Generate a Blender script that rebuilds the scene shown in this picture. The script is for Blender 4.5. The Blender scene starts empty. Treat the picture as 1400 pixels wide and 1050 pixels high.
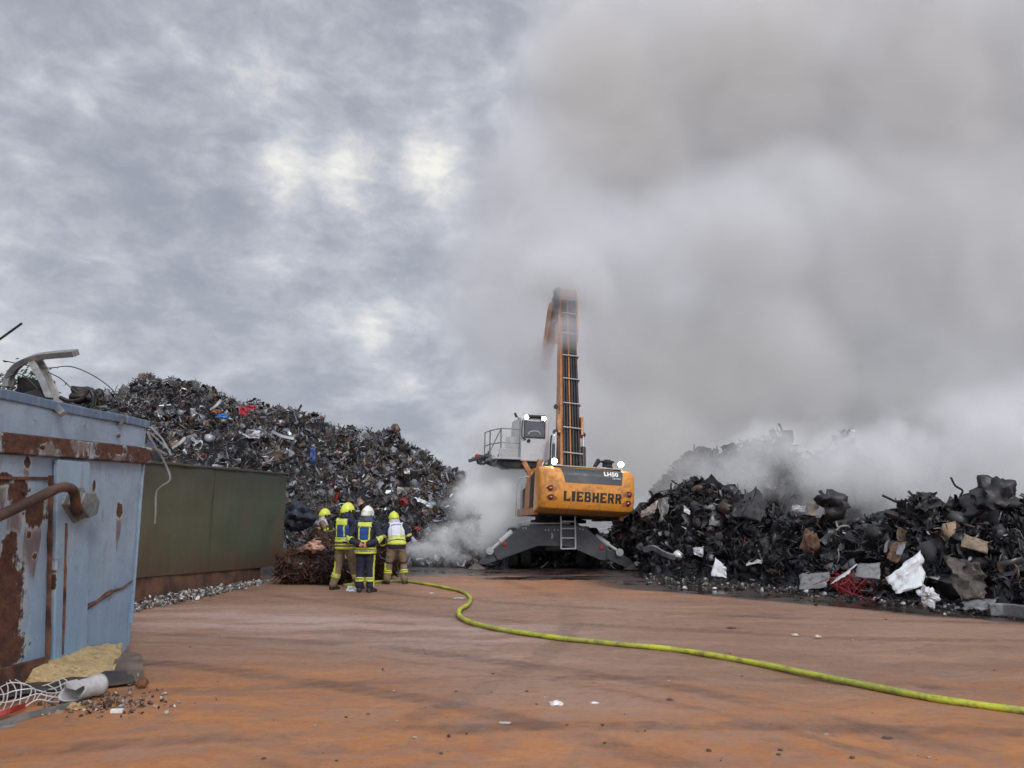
import bpy, math, random
import numpy as np
from mathutils import Vector, Matrix, noise as mnoise
from mathutils.geometry import tessellate_polygon
random.seed(7); rng = np.random.default_rng(11)
C = bpy.context.scene.collection
R = math.radians
PI = math.pi
# ---------------------------------------------------------------- camera numbers (measured from the photograph)
F = 1058.0; TILT = math.atan(175/1058); H = 1.7
def ray(px, py):
    u = (px-700)/F; v = (525-py)/F
    return Vector((u, math.cos(TILT)-v*math.sin(TILT), math.sin(TILT)+v*math.cos(TILT)))
def at(px, py, Y):
    r = ray(px, py); k = Y/r.y
    return Vector((r.x*k, Y, H+r.z*k))
def gr(px, py, z=0.0):
    r = ray(px, py); k = (z-H)/r.z
    return Vector((r.x*k, r.y*k, z))

# ---------------------------------------------------------------- object helpers
def tag(o, label=None, cat=None, group=None, kind=None):
    if label: o['label'] = label
    if cat: o['category'] = cat
    if group: o['group'] = group
    if kind: o['kind'] = kind
    return o
def empty(name, loc, label=None, cat=None, group=None, rz=0):
    o = bpy.data.objects.new(name, None); C.objects.link(o)
    o.location = loc; o.rotation_euler = (0, 0, rz); o.empty_display_size = .3
    return tag(o, label, cat, group)
def link(name, me, m=None, parent=None, smooth=False, bevel=0, bseg=2):
    o = bpy.data.objects.new(name, me); C.objects.link(o)
    if m is not None:
        for mm in (m if isinstance(m, (list, tuple)) else [m]): me.materials.append(mm)
    if parent: o.parent = parent
    if smooth:
        me.polygons.foreach_set('use_smooth', [True]*len(me.polygons))
        try: me.set_sharp_from_angle(angle=R(smooth if smooth > 1 else 40))
        except Exception: pass
    if bevel:
        b = o.modifiers.new('bevel', 'BEVEL'); b.width = bevel; b.segments = bseg; b.limit_method = 'ANGLE'; b.angle_limit = R(35)
        b.harden_normals = False
    return o

class MB:
    """collects boxes, tubes, prisms; build() links them as ONE mesh object"""
    def __init__(s): s.v = []; s.f = []; s.mi = []
    def add(s, vs, fs, mi=0):
        n = len(s.v); s.v += [tuple(v) for v in vs]; s.f += [tuple(i+n for i in f) for f in fs]; s.mi += [mi]*len(fs); return s
    def box(s, c, d, rot=None, mi=0):
        x, y, z = d[0]/2, d[1]/2, d[2]/2
        vs = [Vector((a*x, b*y, e*z)) for a in (-1, 1) for b in (-1, 1) for e in (-1, 1)]
        if rot is not None: vs = [rot @ v for v in vs]
        vs = [v+Vector(c) for v in vs]
        return s.add(vs, [(0,1,3,2),(4,6,7,5),(0,4,5,1),(2,3,7,6),(0,2,6,4),(1,5,7,3)], mi)
    def prism(s, pts, depth, mi=0):
        """pts: 3-D polygon; depth: 3-D offset vector"""
        n = len(pts); d = Vector(depth)
        vs = [Vector(p) for p in pts]+[Vector(p)+d for p in pts]
        fs = [tuple(range(n-1, -1, -1)), tuple(range(n, 2*n))]+[(i, (i+1) % n, n+(i+1) % n, n+i) for i in range(n)]
        return s.add(vs, fs, mi)
    def tube(s, pts, r, seg=8, mi=0, cap=True, closed=False, flat=1.0):
        pts = [Vector(p) for p in pts]; n = len(pts)
        rs = r if isinstance(r, (list, tuple)) else [r]*n
        vs = []; up = None
        for i, p in enumerate(pts):
            if closed: t = pts[(i+1) % n]-pts[i-1]
            else: t = pts[min(i+1, n-1)]-pts[max(i-1, 0)]
            if t.length < 1e-9: t = Vector((0, 0, 1))
            t.normalize()
            if up is None: up = Vector((0, 0, 1)) if abs(t.z) < .9 else Vector((0, 1, 0))
            a = t.cross(up)
            if a.length < 1e-6: a = t.orthogonal()
            a.normalize(); b = a.cross(t).normalized(); up = b
            for k in range(seg):
                w = 2*PI*k/seg
                vs.append(p+a*math.cos(w)*rs[i]+b*math.sin(w)*rs[i]*flat)
        fs = []
        m = n if closed else n-1
        for i in range(m):
            for k in range(seg):
                j = (i+1) % n
                fs.append((i*seg+k, j*seg+k, j*seg+(k+1) % seg, i*seg+(k+1) % seg))
        if cap and not closed:
            fs.append(tuple(range(seg))); fs.append(tuple((n-1)*seg+k for k in range(seg-1, -1, -1)))
        return s.add(vs, fs, mi)
    def bar(s, p, q, w, h, up=(0, 0, 1), mi=0):
        """rectangular bar from p to q"""
        p = Vector(p); q = Vector(q); t = (q-p); L = t.length; t.normalize(); u = Vector(up)
        a = t.cross(u)
        if a.length < 1e-6: a = t.orthogonal()
        a.normalize(); b = a.cross(t)
        vs = []
        for e in (p, q):
            for (i, j) in ((-1, -1), (1, -1), (1, 1), (-1, 1)): vs.append(e+a*i*w/2+b*j*h/2)
        return s.add(vs, [(0,1,2,3)[::-1], (4,5,6,7), (0,1,5,4), (1,2,6,5), (2,3,7,6), (3,0,4,7)], mi)
    def strip(s, pts, w, th, up=(0, 0, 1), mi=0):
        """flat bar swept along pts, width w across `up`, thickness th"""
        pts = [Vector(p) for p in pts]; n = len(pts); vs = []
        for i, p in enumerate(pts):
            t = (pts[min(i+1, n-1)]-pts[max(i-1, 0)]).normalized(); b = Vector(up); a = t.cross(b)
            if a.length < 1e-6: a = t.orthogonal()
            a.normalize(); b = a.cross(t)
            for (x, y) in ((-1, -1), (1, -1), (1, 1), (-1, 1)): vs.append(p+a*x*th/2+b*y*w/2)
        fs = []
        for i in range(n-1):
            for k in range(4): fs.append((i*4+k, i*4+(k+1) % 4, i*4+4+(k+1) % 4, i*4+4+k))
        fs += [(3, 2, 1, 0), tuple((n-1)*4+k for k in range(4))]
        return s.add(vs, fs, mi)
    def lathe(s, c, prof, seg=20, axis='z', mi=0, rot=None):
        """prof: (radius, height) list"""
        vs = []
        for (r, h) in prof:
            for k in range(seg):
                w = 2*PI*k/seg; v = Vector((r*math.cos(w), r*math.sin(w), h))
                if axis == 'y': v = Vector((v.x, v.z, v.y))
                if axis == 'x': v = Vector((v.z, v.x, v.y))
                if rot is not None: v = rot @ v
                vs.append(v+Vector(c))
        n = len(prof); fs = []
        for i in range(n-1):
            for k in range(seg): fs.append((i*seg+k, i*seg+(k+1) % seg, (i+1)*seg+(k+1) % seg, (i+1)*seg+k))
        fs.append(tuple(range(seg-1, -1, -1))); fs.append(tuple((n-1)*seg+k for k in range(seg)))
        return s.add(vs, fs, mi)
    def build(s, name, m, parent=None, xf=None, smooth=False, bevel=0, bseg=2):
        vs = s.v
        if xf is not None: vs = [tuple(xf @ Vector(v)) for v in vs]
        me = bpy.data.meshes.new(name); me.from_pydata(vs, [], s.f)
        me.polygons.foreach_set('material_index', s.mi); me.update()
        import bmesh
        bm = bmesh.new(); bm.from_mesh(me); bmesh.ops.recalc_face_normals(bm, faces=bm.faces); bm.to_mesh(me); bm.free()
        return link(name, me, m, parent, smooth, bevel, bseg)

def smooth_path(pts, n=6):
    """Catmull-Rom through pts"""
    P = [Vector(p) for p in pts]; P = [2*P[0]-P[1]]+P+[2*P[-1]-P[-2]]; out = []
    for i in range(1, len(P)-2):
        for k in range(n):
            t = k/n; a, b, c, d = P[i-1:i+3]
            out.append(.5*((2*b)+(c-a)*t+(2*a-5*b+4*c-d)*t*t+(3*b-a-3*c+d)*t**3))
    out.append(P[-2]); return out

# ---------------------------------------------------------------- node helpers
class NT:
    def __init__(s, nt): s.nt = nt; s.N = nt.nodes; s.L = nt.links
    def n(s, t, **k):
        x = s.N.new(t)
        for a, b in k.items(): setattr(x, a, b)
        return x
    def put(s, sock, v):
        if v is None: return
        if isinstance(v, bpy.types.NodeSocket): s.L.new(v, sock)
        else:
            if hasattr(sock.default_value, '__len__') and not hasattr(v, '__len__'): v = [v]*len(sock.default_value)
            if hasattr(sock.default_value, '__len__') and len(sock.default_value) == 4 and len(v) == 3: v = (*v, 1)
            sock.default_value = v
    def m(s, op, a, b=None, c=None, clamp=False):
        x = s.n('ShaderNodeMath', operation=op); x.use_clamp = clamp
        s.put(x.inputs[0], a); s.put(x.inputs[1], b); s.put(x.inputs[2], c); return x.outputs[0]
    def vm(s, op, a, b=None, out=0):
        x = s.n('ShaderNodeVectorMath', operation=op); s.put(x.inputs[0], a); s.put(x.inputs[1], b)
        return x.outputs['Value'] if op in ('DOT_PRODUCT', 'LENGTH', 'DISTANCE') else x.outputs[0]
    def scale(s, v, k): 
        return s.vm('MULTIPLY', v, k if hasattr(k, '__len__') else (k, k, k))
    def noise(s, v, sc, det=4, rough=.55, dist=0, col=False, dim='3D', w=None):
        x = s.n('ShaderNodeTexNoise', noise_dimensions=dim)
        if v is not None: s.put(x.inputs['Vector'], v)
        x.inputs['Scale'].default_value = sc; x.inputs['Detail'].default_value = det
        x.inputs['Roughness'].default_value = rough; x.inputs['Distortion'].default_value = dist
        return x.outputs['Color' if col else 'Fac']
    def vor(s, v, sc, feat='F1', out='Distance'):
        x = s.n('ShaderNodeTexVoronoi', feature=feat); s.put(x.inputs['Vector'], v); x.inputs['Scale'].default_value = sc
        return x.outputs[out]
    def ss(s, x, a, b, lo=0, hi=1):
        y = s.n('ShaderNodeMapRange', interpolation_type='SMOOTHSTEP'); s.put(y.inputs[0], x)
        for i, q in enumerate((a, b, lo, hi)): y.inputs[i+1].default_value = q
        return y.outputs[0]
    def mix(s, f, a, b, mode='MIX'):
        x = s.n('ShaderNodeMix', data_type='RGBA', blend_type=mode); s.put(x.inputs[0], f); s.put(x.inputs[6], a); s.put(x.inputs[7], b)
        return x.outputs[2]
    def ramp(s, f, stops):
        x = s.n('ShaderNodeValToRGB'); s.put(x.inputs[0], f); e = x.color_ramp.elements
        while len(e) < len(stops): e.new(.5)
        for q, (p, c) in zip(e, stops): q.position = p; q.color = (*c, 1) if len(c) == 3 else c
        return x.outputs[0]
    def bump(s, h, st=.3, d=.02):
        x = s.n('ShaderNodeBump'); x.inputs['Strength'].default_value = st; x.inputs['Distance'].default_value = d; s.put(x.inputs['Height'], h)
        return x.outputs[0]
    def sep(s, v):
        x = s.n('ShaderNodeSeparateXYZ'); s.put(x.inputs[0], v); return x.outputs
    def comb(s, a, b, c=0):
        x = s.n('ShaderNodeCombineXYZ'); s.put(x.inputs[0], a); s.put(x.inputs[1], b); s.put(x.inputs[2], c); return x.outputs[0]

def newmat(name):
    m = bpy.data.materials.new(name); m.use_nodes = True; nt = NT(m.node_tree); b = m.node_tree.nodes['Principled BSDF']
    return m, nt, b
def coord(nt, kind='Object'):
    return nt.n('ShaderNodeTexCoord').outputs[kind]
_mc = {}
def mat(name, col, rough=.6, metal=0, var=.25, dirt=None, dirt_amt=.35, sc=3, bump=.15, emit=None, estr=0, coat=0, bsc=None):
    """painted / metal / cloth surface with noise variation, dirt and bump"""
    if name in _mc: return _mc[name]
    m, nt, b = newmat(name); v = coord(nt)
    n1 = nt.noise(v, sc, 6, .6); n2 = nt.noise(v, sc*6, 4, .6)
    c = nt.mix(nt.ss(n1, .35, .65), tuple(x*(1-var) for x in col), tuple(min(1, x*(1+var)) for x in col))
    if dirt: c = nt.mix(nt.m('MULTIPLY', nt.ss(nt.m('ADD', n1, nt.m('MULTIPLY', n2, .5)), .7, .95), dirt_amt), c, dirt)
    nt.put(b.inputs['Base Color'], c)
    nt.put(b.inputs['Roughness'], nt.ss(n2, .3, .7, max(.05, rough-.1), min(1, rough+.1)))
    b.inputs['Metallic'].default_value = metal
    if bump: nt.put(b.inputs['Normal'], nt.bump(nt.noise(v, bsc or sc*8, 4), bump, .01))
    if emit: nt.put(b.inputs['Emission Color'], emit); b.inputs['Emission Strength'].default_value = estr
    if coat: b.inputs['Coat Weight'].default_value = coat
    _mc[name] = m; return m

# ================================================================= CAMERA
cam = bpy.data.cameras.new('camera'); camo = bpy.data.objects.new('camera', cam); C.objects.link(camo)
cam.sensor_fit = 'HORIZONTAL'; cam.sensor_width = 36; cam.lens = 36*F/1400
camo.location = (0, 0, H); camo.rotation_euler = (PI/2+TILT, 0, 0); cam.clip_end = 3000; cam.clip_start = .05
bpy.context.scene.camera = camo
sc = bpy.context.scene
sc.render.engine = 'CYCLES'
sc.view_settings.view_transform = 'Standard'; sc.view_settings.look = 'None'; sc.view_settings.exposure = 0
sc.cycles.use_denoising = True
sc.cycles.volume_bounces = 3; sc.cycles.max_bounces = 6; sc.cycles.transparent_max_bounces = 32
sc.cycles.volume_step_rate = 1.0; sc.cycles.volume_max_steps = 256
sc.cycles.use_adaptive_sampling = True; sc.cycles.adaptive_threshold = .03

# ================================================================= SKY and SUN
SUN_EL, SUN_AZ = 38, 25      # soft sun behind the clouds, above and a little right of the view direction behind the camera side
w = bpy.data.worlds.new('World'); sc.world = w; w.use_nodes = True
nt = NT(w.node_tree); w.node_tree.nodes.clear()
def sky():
    d = nt.n('ShaderNodeTexCoord').outputs['Generated']; X, Y, Z = nt.sep(d)
    zs = nt.m('MULTIPLY', nt.m('POWER', nt.m('MAXIMUM', Z, .0), .85), 1.75)
    P = nt.comb(X, Y, zs)
    warp = nt.scale(nt.vm('SUBTRACT', nt.noise(P, 7, 4, .55, col=True), (.5, .5, .5)), .06)
    P2 = nt.vm('ADD', P, warp)
    big = nt.noise(P2, 3.2, 4, .5)
    mid = nt.noise(nt.vm('ADD', P2, (3, 1, 7)), 11.5, 8, .55)
    fine = nt.noise(P2, 34, 6, .62)
    h = nt.m('ADD', nt.m('MULTIPLY', big, .24), nt.m('ADD', nt.m('MULTIPLY', mid, .57), nt.m('MULTIPLY', fine, .19)))
    def blob(px, py, rad, amp):
        v = ray(px, py).normalized()
        k = nt.vm('DOT_PRODUCT', d, tuple(v))
        return nt.m('MULTIPLY', nt.ss(k, math.cos(rad), 1.0), amp*.62)
    for (px, py, rad, amp) in [(440, 228, .085, .16), (385, 225, .05, .08), (490, 235, .06, .10), (590, 180, .06, .12), (605, 240, .07, .16), (570, 215, .05, .07), (395, 335, .055, .15), (550, 480, .08, .11), (500, 490, .08, .06), (370, 130, .07, .07), (310, 125, .07, .06), (75, 70, .08, .06), (35, 465, .09, .16), (690, 60, .10, .07), (520, 430, .05, .07), (250, 460, .06, .05),
                               (230, 110, .14, -.02), (170, 300, .16, -.045), (270, 250, .09, -.06), (60, 200, .12, -.02), (330, 320, .06, -.04), (250, 400, .10, -.04), (480, 370, .07, -.05), (560, 330, .08, -.03), (530, 90, .12, -.04), (450, 290, .07, -.04)]:
        h = nt.m('ADD', h, blob(px, py, rad, amp))
    col = nt.ramp(h, [(.36, (.355, .372, .435)), (.44, (.405, .422, .485)), (.50, (.468, .486, .545)), (.56, (.54, .562, .62)), (.64, (.71, .715, .73)), (.74, (.96, .945, .89))])
    # the overcast is brighter behind the camera and overhead than towards the fire
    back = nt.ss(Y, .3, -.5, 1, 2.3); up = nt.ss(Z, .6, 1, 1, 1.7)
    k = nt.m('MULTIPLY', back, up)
    haze = nt.ss(Z, .12, 0, 0, .75)
    col = nt.mix(haze, col, (.46, .475, .53))
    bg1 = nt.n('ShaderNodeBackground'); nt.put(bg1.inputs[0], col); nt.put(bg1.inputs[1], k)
    st = nt.n('ShaderNodeTexSky', sky_type='NISHITA'); st.sun_disc = False
    st.sun_elevation = R(SUN_EL); st.sun_rotation = R(180-SUN_AZ)
    bg2 = nt.n('ShaderNodeBackground'); nt.put(bg2.inputs[0], st.outputs[0]); bg2.inputs[1].default_value = .1
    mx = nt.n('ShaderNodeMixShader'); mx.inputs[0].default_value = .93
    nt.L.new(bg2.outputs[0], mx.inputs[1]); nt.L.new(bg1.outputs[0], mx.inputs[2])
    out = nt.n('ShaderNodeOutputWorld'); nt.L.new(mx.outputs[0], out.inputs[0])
sky()
w.cycles.sampling_method = 'MANUAL'; w.cycles.sample_map_resolution = 512
sun = bpy.data.lights.new('sun', 'SUN'); sun.energy = 1.4; sun.angle = R(14); sun.color = (1, .96, .90)
suno = bpy.data.objects.new('sun', sun); C.objects.link(suno); suno.location = (8, -10, 30)
sd = Vector((math.sin(R(SUN_AZ))*math.cos(R(SUN_EL)), -math.cos(R(SUN_AZ))*math.cos(R(SUN_EL)), math.sin(R(SUN_EL))))
suno.rotation_euler = sd.to_track_quat('Z', 'Y').to_euler()

# ================================================================= GROUND
def ground():
    m, nt, b = newmat('iron_stained_yard'); P = coord(nt)
    X, Y, Z = nt.sep(P)
    wp = nt.scale(nt.vm('SUBTRACT', nt.noise(P, .5, 5, .6, col=True), (.5, .5, .5)), 1.6)
    Q = nt.vm('ADD', P, wp)
    def aniso(rot, sx, sy, det=6, rg=.62):           # smears dragged out along one direction
        x = nt.n('ShaderNodeMapping'); x.inputs['Rotation'].default_value = (0, 0, rot); x.inputs['Scale'].default_value = (sx, sy, 1); nt.put(x.inputs['Vector'], Q)
        return nt.noise(x.outputs[0], 1, det, rg)
    big = nt.noise(Q, .20, 5, .55); med = nt.noise(Q, .8, 8, .65); fin = nt.noise(P, 8, 8, .7); vf = nt.noise(P, 70, 3, .6); mot = nt.noise(Q, 2.6, 7, .68)
    l1 = aniso(.15, .30, 1.9); l2 = aniso(-.35, .45, 3.5, 7, .68); l3 = aniso(.75, .5, 4.0, 7, .68)
    base = nt.mix(nt.ss(big, .35, .65), (.215, .117, .074), (.285, .170, .117))
    base = nt.mix(nt.m('MULTIPLY', nt.ss(l1, .45, .72), .6), base, (.345, .215, .150))
    base = nt.mix(nt.m('MULTIPLY', nt.ss(l2, .50, .74), .45), base, (.125, .068, .046))
    base = nt.mix(nt.m('MULTIPLY', nt.ss(mot, .5, .72), .35), base, (.15, .085, .058))
    # pale band in the middle distance: the sky's reflection painted into the colour
    band = nt.m('MULTIPLY', nt.ss(nt.m('ABSOLUTE', nt.m('SUBTRACT', nt.m('ADD', Y, nt.m('MULTIPLY', X, .30)), 11.6)), 2.6, .1), nt.ss(X, 2.8, -1.0))
    base = nt.mix(nt.m('MULTIPLY', nt.m('MULTIPLY', band, nt.ss(l1, .35, .62)), .6), base, (.41, .30, .265))
    # rust powder: strong near the camera, drifts on the left and behind the hose
    def arcs(cx, cy, kr, ka):
        D = nt.vm('SUBTRACT', Q, (cx, cy, 0)); x, y, z = nt.sep(D)
        return nt.noise(nt.comb(nt.m('MULTIPLY', nt.vm('LENGTH', D), kr), nt.m('MULTIPLY', nt.m('ARCTAN2', y, x), ka)), 1, 7, .68)
    ar = nt.m('ADD', nt.m('MULTIPLY', arcs(-4.5, -2, 2.6, 2.2), .5), nt.m('MULTIPLY', arcs(6, 0, 3.0, 2.0), .5))
    s3 = nt.m('ADD', nt.m('MULTIPLY', l3, .3), nt.m('ADD', nt.m('MULTIPLY', l2, .25), nt.m('MULTIPLY', ar, .45)))
    base = nt.mix(nt.m('MULTIPLY', nt.ss(ar, .52, .66), .22), base, (.115, .062, .042))
    yy = nt.m('ADD', nt.m('ADD', Y, nt.m('MULTIPLY', nt.m('SUBTRACT', big, .5), 3.5)), nt.m('MULTIPLY', nt.m('SUBTRACT', med, .5), 3.0))
    near = nt.ss(yy, 8.9, 6.2); left = nt.m('MULTIPLY', nt.ss(X, .2, -2.2), nt.ss(yy, 10.2, 7.4))
    o1 = nt.m('MULTIPLY', nt.m('MAXIMUM', near, left), nt.ss(nt.m('ADD', nt.m('MULTIPLY', s3, .5), nt.m('MULTIPLY', mot, .5)), .36, .57))
    far = nt.m('MULTIPLY', nt.ss(Y, 14.5, 17.5), nt.ss(X, -3.2, -1))
    o2 = nt.m('MULTIPLY', far, nt.ss(nt.m('ADD', nt.m('MULTIPLY', l1, .6), nt.m('MULTIPLY', med, .4)), .42, .58))
    o3 = nt.m('MULTIPLY', nt.ss(nt.m('ADD', nt.m('MULTIPLY', med, .6), nt.m('MULTIPLY', l1, .4)), .56, .68), .6)
    og = nt.m('MAXIMUM', nt.m('MAXIMUM', o1, nt.m('MULTIPLY', o2, .8)), o3)
    base = nt.mix(nt.m('MULTIPLY', og, .78), base, nt.mix(nt.ss(s3, .42, .62), (.34, .125, .037), (.47, .19, .055)))
    # tyre tracks: pairs of faint arcs with lug pattern
    for (cx, cy, r0, wd, a) in [(-7.5, -1.5, 11.2, .22, .5), (-7.5, -1.5, 13.1, .22, .45), (-7.2, -1.2, 12.1, .10, .3), (9, 30, 17.5, .25, .5), (9, 30, 19.4, .25, .45), (1, -9, 15.6, .2, .5), (1, -9, 17.4, .2, .4), (-14, 14, 15.0, .25, .35)]:
        D = nt.vm('SUBTRACT', nt.vm('ADD', P, nt.scale(wp, .18)), (cx, cy, 0)); r = nt.vm('LENGTH', D); x_, y_, z_ = nt.sep(D)
        k = nt.ss(nt.m('ABSOLUTE', nt.m('SUBTRACT', r, r0)), wd, wd*.35)
        lug = nt.ss(nt.m('SINE', nt.m('ADD', nt.m('MULTIPLY', nt.m('ARCTAN2', y_, x_), r0*22), nt.m('MULTIPLY', r, 14))), -.4, .6, .72, 1)
        k = nt.m('MULTIPLY', nt.m('MULTIPLY', k, lug), nt.m('MULTIPLY', nt.ss(nt.noise(Q, .7, 5, .65), .36, .56), a*1.15))
        base = nt.mix(k, base, (.095, .052, .036))
    # soot and black water towards the burnt heaps (right and far)
    ed = nt.m('MULTIPLY', nt.m('SUBTRACT', med, .5), 1.5)
    bl = nt.m('ADD', nt.m('ADD', nt.m('ADD', nt.m('MULTIPLY', X, .95), Y), nt.m('MULTIPLY', nt.m('ABSOLUTE', nt.m('SUBTRACT', X, 6.0)), -.16)), ed)
    soot = nt.m('MULTIPLY', nt.ss(bl, 19.65, 20.2), nt.ss(X, 1.6, 2.8))
    soot2 = nt.ss(nt.m('ADD', Y, nt.m('MULTIPLY', nt.m('SUBTRACT', l1, .5), 3)), 20.9, 22.0)
    pd = nt.ss(nt.m('ADD', nt.vm('LENGTH', nt.vm('MULTIPLY', nt.vm('SUBTRACT', Q, (1.2, 20.6, 0)), (.42, 1.5, 1))), nt.m('MULTIPLY', med, .6)), 1.35, 1.15)
    wet = nt.m('MAXIMUM', nt.m('MAXIMUM', soot, soot2), pd)
    base = nt.mix(nt.m('MULTIPLY', wet, .94), base, (.030, .025, .024))
    base = nt.mix(nt.m('MULTIPLY', nt.ss(fin, .52, .74), .38), base, (.085, .05, .036))
    base = nt.mix(nt.m('MULTIPLY', nt.ss(vf, .62, .7), .22), base, (.45, .36, .30))
    oil = nt.ss(nt.noise(nt.vm('ADD', Q, (9, 4, 0)), .55, 6, .7), .645, .70)
    base = nt.mix(nt.m('MULTIPLY', oil, .7), base, (.05, .035, .03))
    nt.put(b.inputs['Base Color'], base)
    damp = nt.ss(nt.noise(nt.scale(Q, (.5, 1.3, 1)), .5, 6, .65), .44, .60)
    r = nt.m('ADD', nt.ss(fin, .3, .7, .50, .78), nt.m('MULTIPLY', damp, -.20))
    r = nt.m('SUBTRACT', r, nt.m('MULTIPLY', oil, .2))
    r = nt.m('ADD', nt.m('MULTIPLY', r, nt.m('SUBTRACT', 1, wet)), nt.m('MULTIPLY', wet, nt.ss(med, .44, .56, .08, .45)))
    nt.put(b.inputs['Roughness'], r); nt.put(b.inputs['Specular IOR Level'], nt.m('ADD', .30, nt.m('MULTIPLY', wet, .25)))
    hh = nt.m('ADD', nt.m('MULTIPLY', fin, .8), nt.m('ADD', nt.m('MULTIPLY', mot, 1.0), nt.m('MULTIPLY', l2, .4)))
    hh = nt.m('MULTIPLY', hh, nt.m('SUBTRACT', 1, nt.m('MULTIPLY', wet, .85)))
    nt.put(b.inputs['Normal'], nt.bump(hh, .55, .022))
    N = 160
    xs = np.concatenate([[-900, -300, -120, -60], np.linspace(-30, 30, N), [60, 120, 300, 900]])
    ys = np.concatenate([[-300, -60, -20], np.linspace(-4, 50, N), [80, 160, 500, 1500]])
    vs = []; fs = []
    for y in ys:
        for x in xs:
            z = 0
            if abs(x) < 29 and 0 < y < 49: z = .035*(mnoise.noise(Vector((x*.35, y*.35, 0))))+.012*mnoise.noise(Vector((x*1.7, y*1.7, 3)))
            vs.append((x, y, z))
    nx = len(xs)
    for j in range(len(ys)-1):
        for i in range(nx-1): a = j*nx+i; fs.append((a, a+1, a+nx+1, a+nx))
    me = bpy.data.meshes.new('ground'); me.from_pydata(vs, [], fs)
    tag(link('ground', me, m, smooth=180), 'rust stained brown and orange yard surface', kind='structure')
ground()

# ================================================================= SCRAP (shared generator)
def tri_template(kind, r):
    """small unit-size scrap pieces as (verts, tris)"""
    def grid(nu, nv, f):
        v = np.array([f(i/(nu-1), j/(nv-1)) for i in range(nu) for j in range(nv)]); t = []
        for i in range(nu-1):
            for j in range(nv-1):
                a = i*nv+j; t += [(a, a+1, a+nv), (a+1, a+nv+1, a+nv)]
        return v, np.array(t)
    if kind == 'curl':
        w = r.uniform(.06, .2); k = r.uniform(1.5, 5); tw = r.uniform(-1.5, 1.5)
        def f(u, v):
            a = k*(u-.5); x = math.sin(a)/k*1; z = (1-math.cos(a))/k*1.2; q = (v-.5)*w; c, s = math.cos(tw*u), math.sin(tw*u)
            return (x, q*c, z+q*s)
        return grid(8, 2, f)
    if kind == 'sheet':
        s = r.uniform(0, 100); a = r.uniform(.3, .8)
        d = {}
        def f(u, v):
            z = .22*mnoise.noise(Vector((u*2.3+s, v*2.3, 0)))+.12*mnoise.noise(Vector((u*6+s, v*6, 5)))
            return (u-.5+r.uniform(-.04, .04), (v-.5)*a+r.uniform(-.04, .04), z)
        return grid(5, 4, f)
    if kind == 'rod':
        P = [Vector((i/5-.5, .12*math.sin(i*r.uniform(.3, 1.2)), .1*math.cos(i*r.uniform(.3, 1.5)))) for i in range(6)]
        m = MB(); m.tube(P, r.uniform(.015, .04), 4, cap=False)
        v = np.array(m.v); t = []
        for q in m.f: t += [(q[0], q[1], q[2]), (q[0], q[2], q[3])]
        return v, np.array(t)
    if kind == 'angle':
        w = r.uniform(.05, .12); b = r.uniform(-.25, .25)
        prof = [(0, w), (0, 0), (w, 0)]; v = []; t = []
        for i in range(4):
            u = i/3-.5
            for (p, q) in prof: v.append((u, p+b*u*u, q+.3*b*math.sin(u*4)))
        for i in range(3):
            for j in range(2): a = i*3+j; t += [(a, a+1, a+3), (a+1, a+4, a+3)]
        return np.array(v), np.array(t)
    if kind == 'ring':
        P = [Vector((.4*math.cos(w), .4*math.sin(w)*r.uniform(.8, 1), .06*math.sin(2*w))) for w in np.linspace(0, 2*PI, 11)[:-1]]
        m = MB(); m.tube(P, r.uniform(.02, .05), 4, closed=True)
        t = []
        for q in m.f: t += [(q[0], q[1], q[2]), (q[0], q[2], q[3])]
        return np.array(m.v), np.array(t)
    if kind == 'lump':
        v, t = grid(6, 6, lambda u, v: (.5*math.sin(PI*u)*math.cos(2*PI*v), .4*math.sin(PI*u)*math.sin(2*PI*v), .35*math.cos(PI*u)))
        v = v+np.array([[r.uniform(-.07, .07) for _ in range(3)] for _ in v]); return v, t
TMPL = {k: [tri_template(k, random) for _ in range(5)] for k in ('curl', 'sheet', 'rod', 'angle', 'ring', 'lump')}
def rand_rot(n, flat=0):
    q = rng.normal(size=(n, 4)); q /= np.linalg.norm(q, axis=1)[:, None]; w, x, y, z = q.T
    return np.stack([np.stack([1-2*(y*y+z*z), 2*(x*y-z*w), 2*(x*z+y*w)], -1), np.stack([2*(x*y+z*w), 1-2*(x*x+z*z), 2*(y*z-x*w)], -1), np.stack([2*(x*z-y*w), 2*(y*z+x*w), 1-2*(x*x+y*y)], -1)], 1)
def scatter(pos, size, kinds, cols):
    """instances of scrap templates merged as numpy arrays -> verts, tris, per-vertex colour"""
    V = []; T = []; K = []; off = 0
    names = list(kinds); p = np.array([kinds[k] for k in names], float); p /= p.sum()
    pick = rng.choice(len(names), size=len(pos), p=p); sub = rng.integers(0, 5, len(pos))
    rot = rand_rot(len(pos))
    for a, nme in enumerate(names):
        for b in range(5):
            idx = np.where((pick == a) & (sub == b))[0]
            if not len(idx): continue
            tv, tt = TMPL[nme][b]
            s = size[idx][:, None]*rng.uniform(.7, 1.3, (len(idx), 3))
            vv = tv[None]*s[:, None, :]
            vv = np.einsum('nij,nkj->nki', rot[idx], vv)+pos[idx][:, None, :]
            V.append(vv.reshape(-1, 3)); T.append((tt[None]+(np.arange(len(idx))*len(tv))[:, None, None]+off).reshape(-1, 3))
            K.append(np.repeat(cols[idx], len(tv), axis=0)); off += len(idx)*len(tv)
    return np.concatenate(V), np.concatenate(T), np.concatenate(K)
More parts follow.
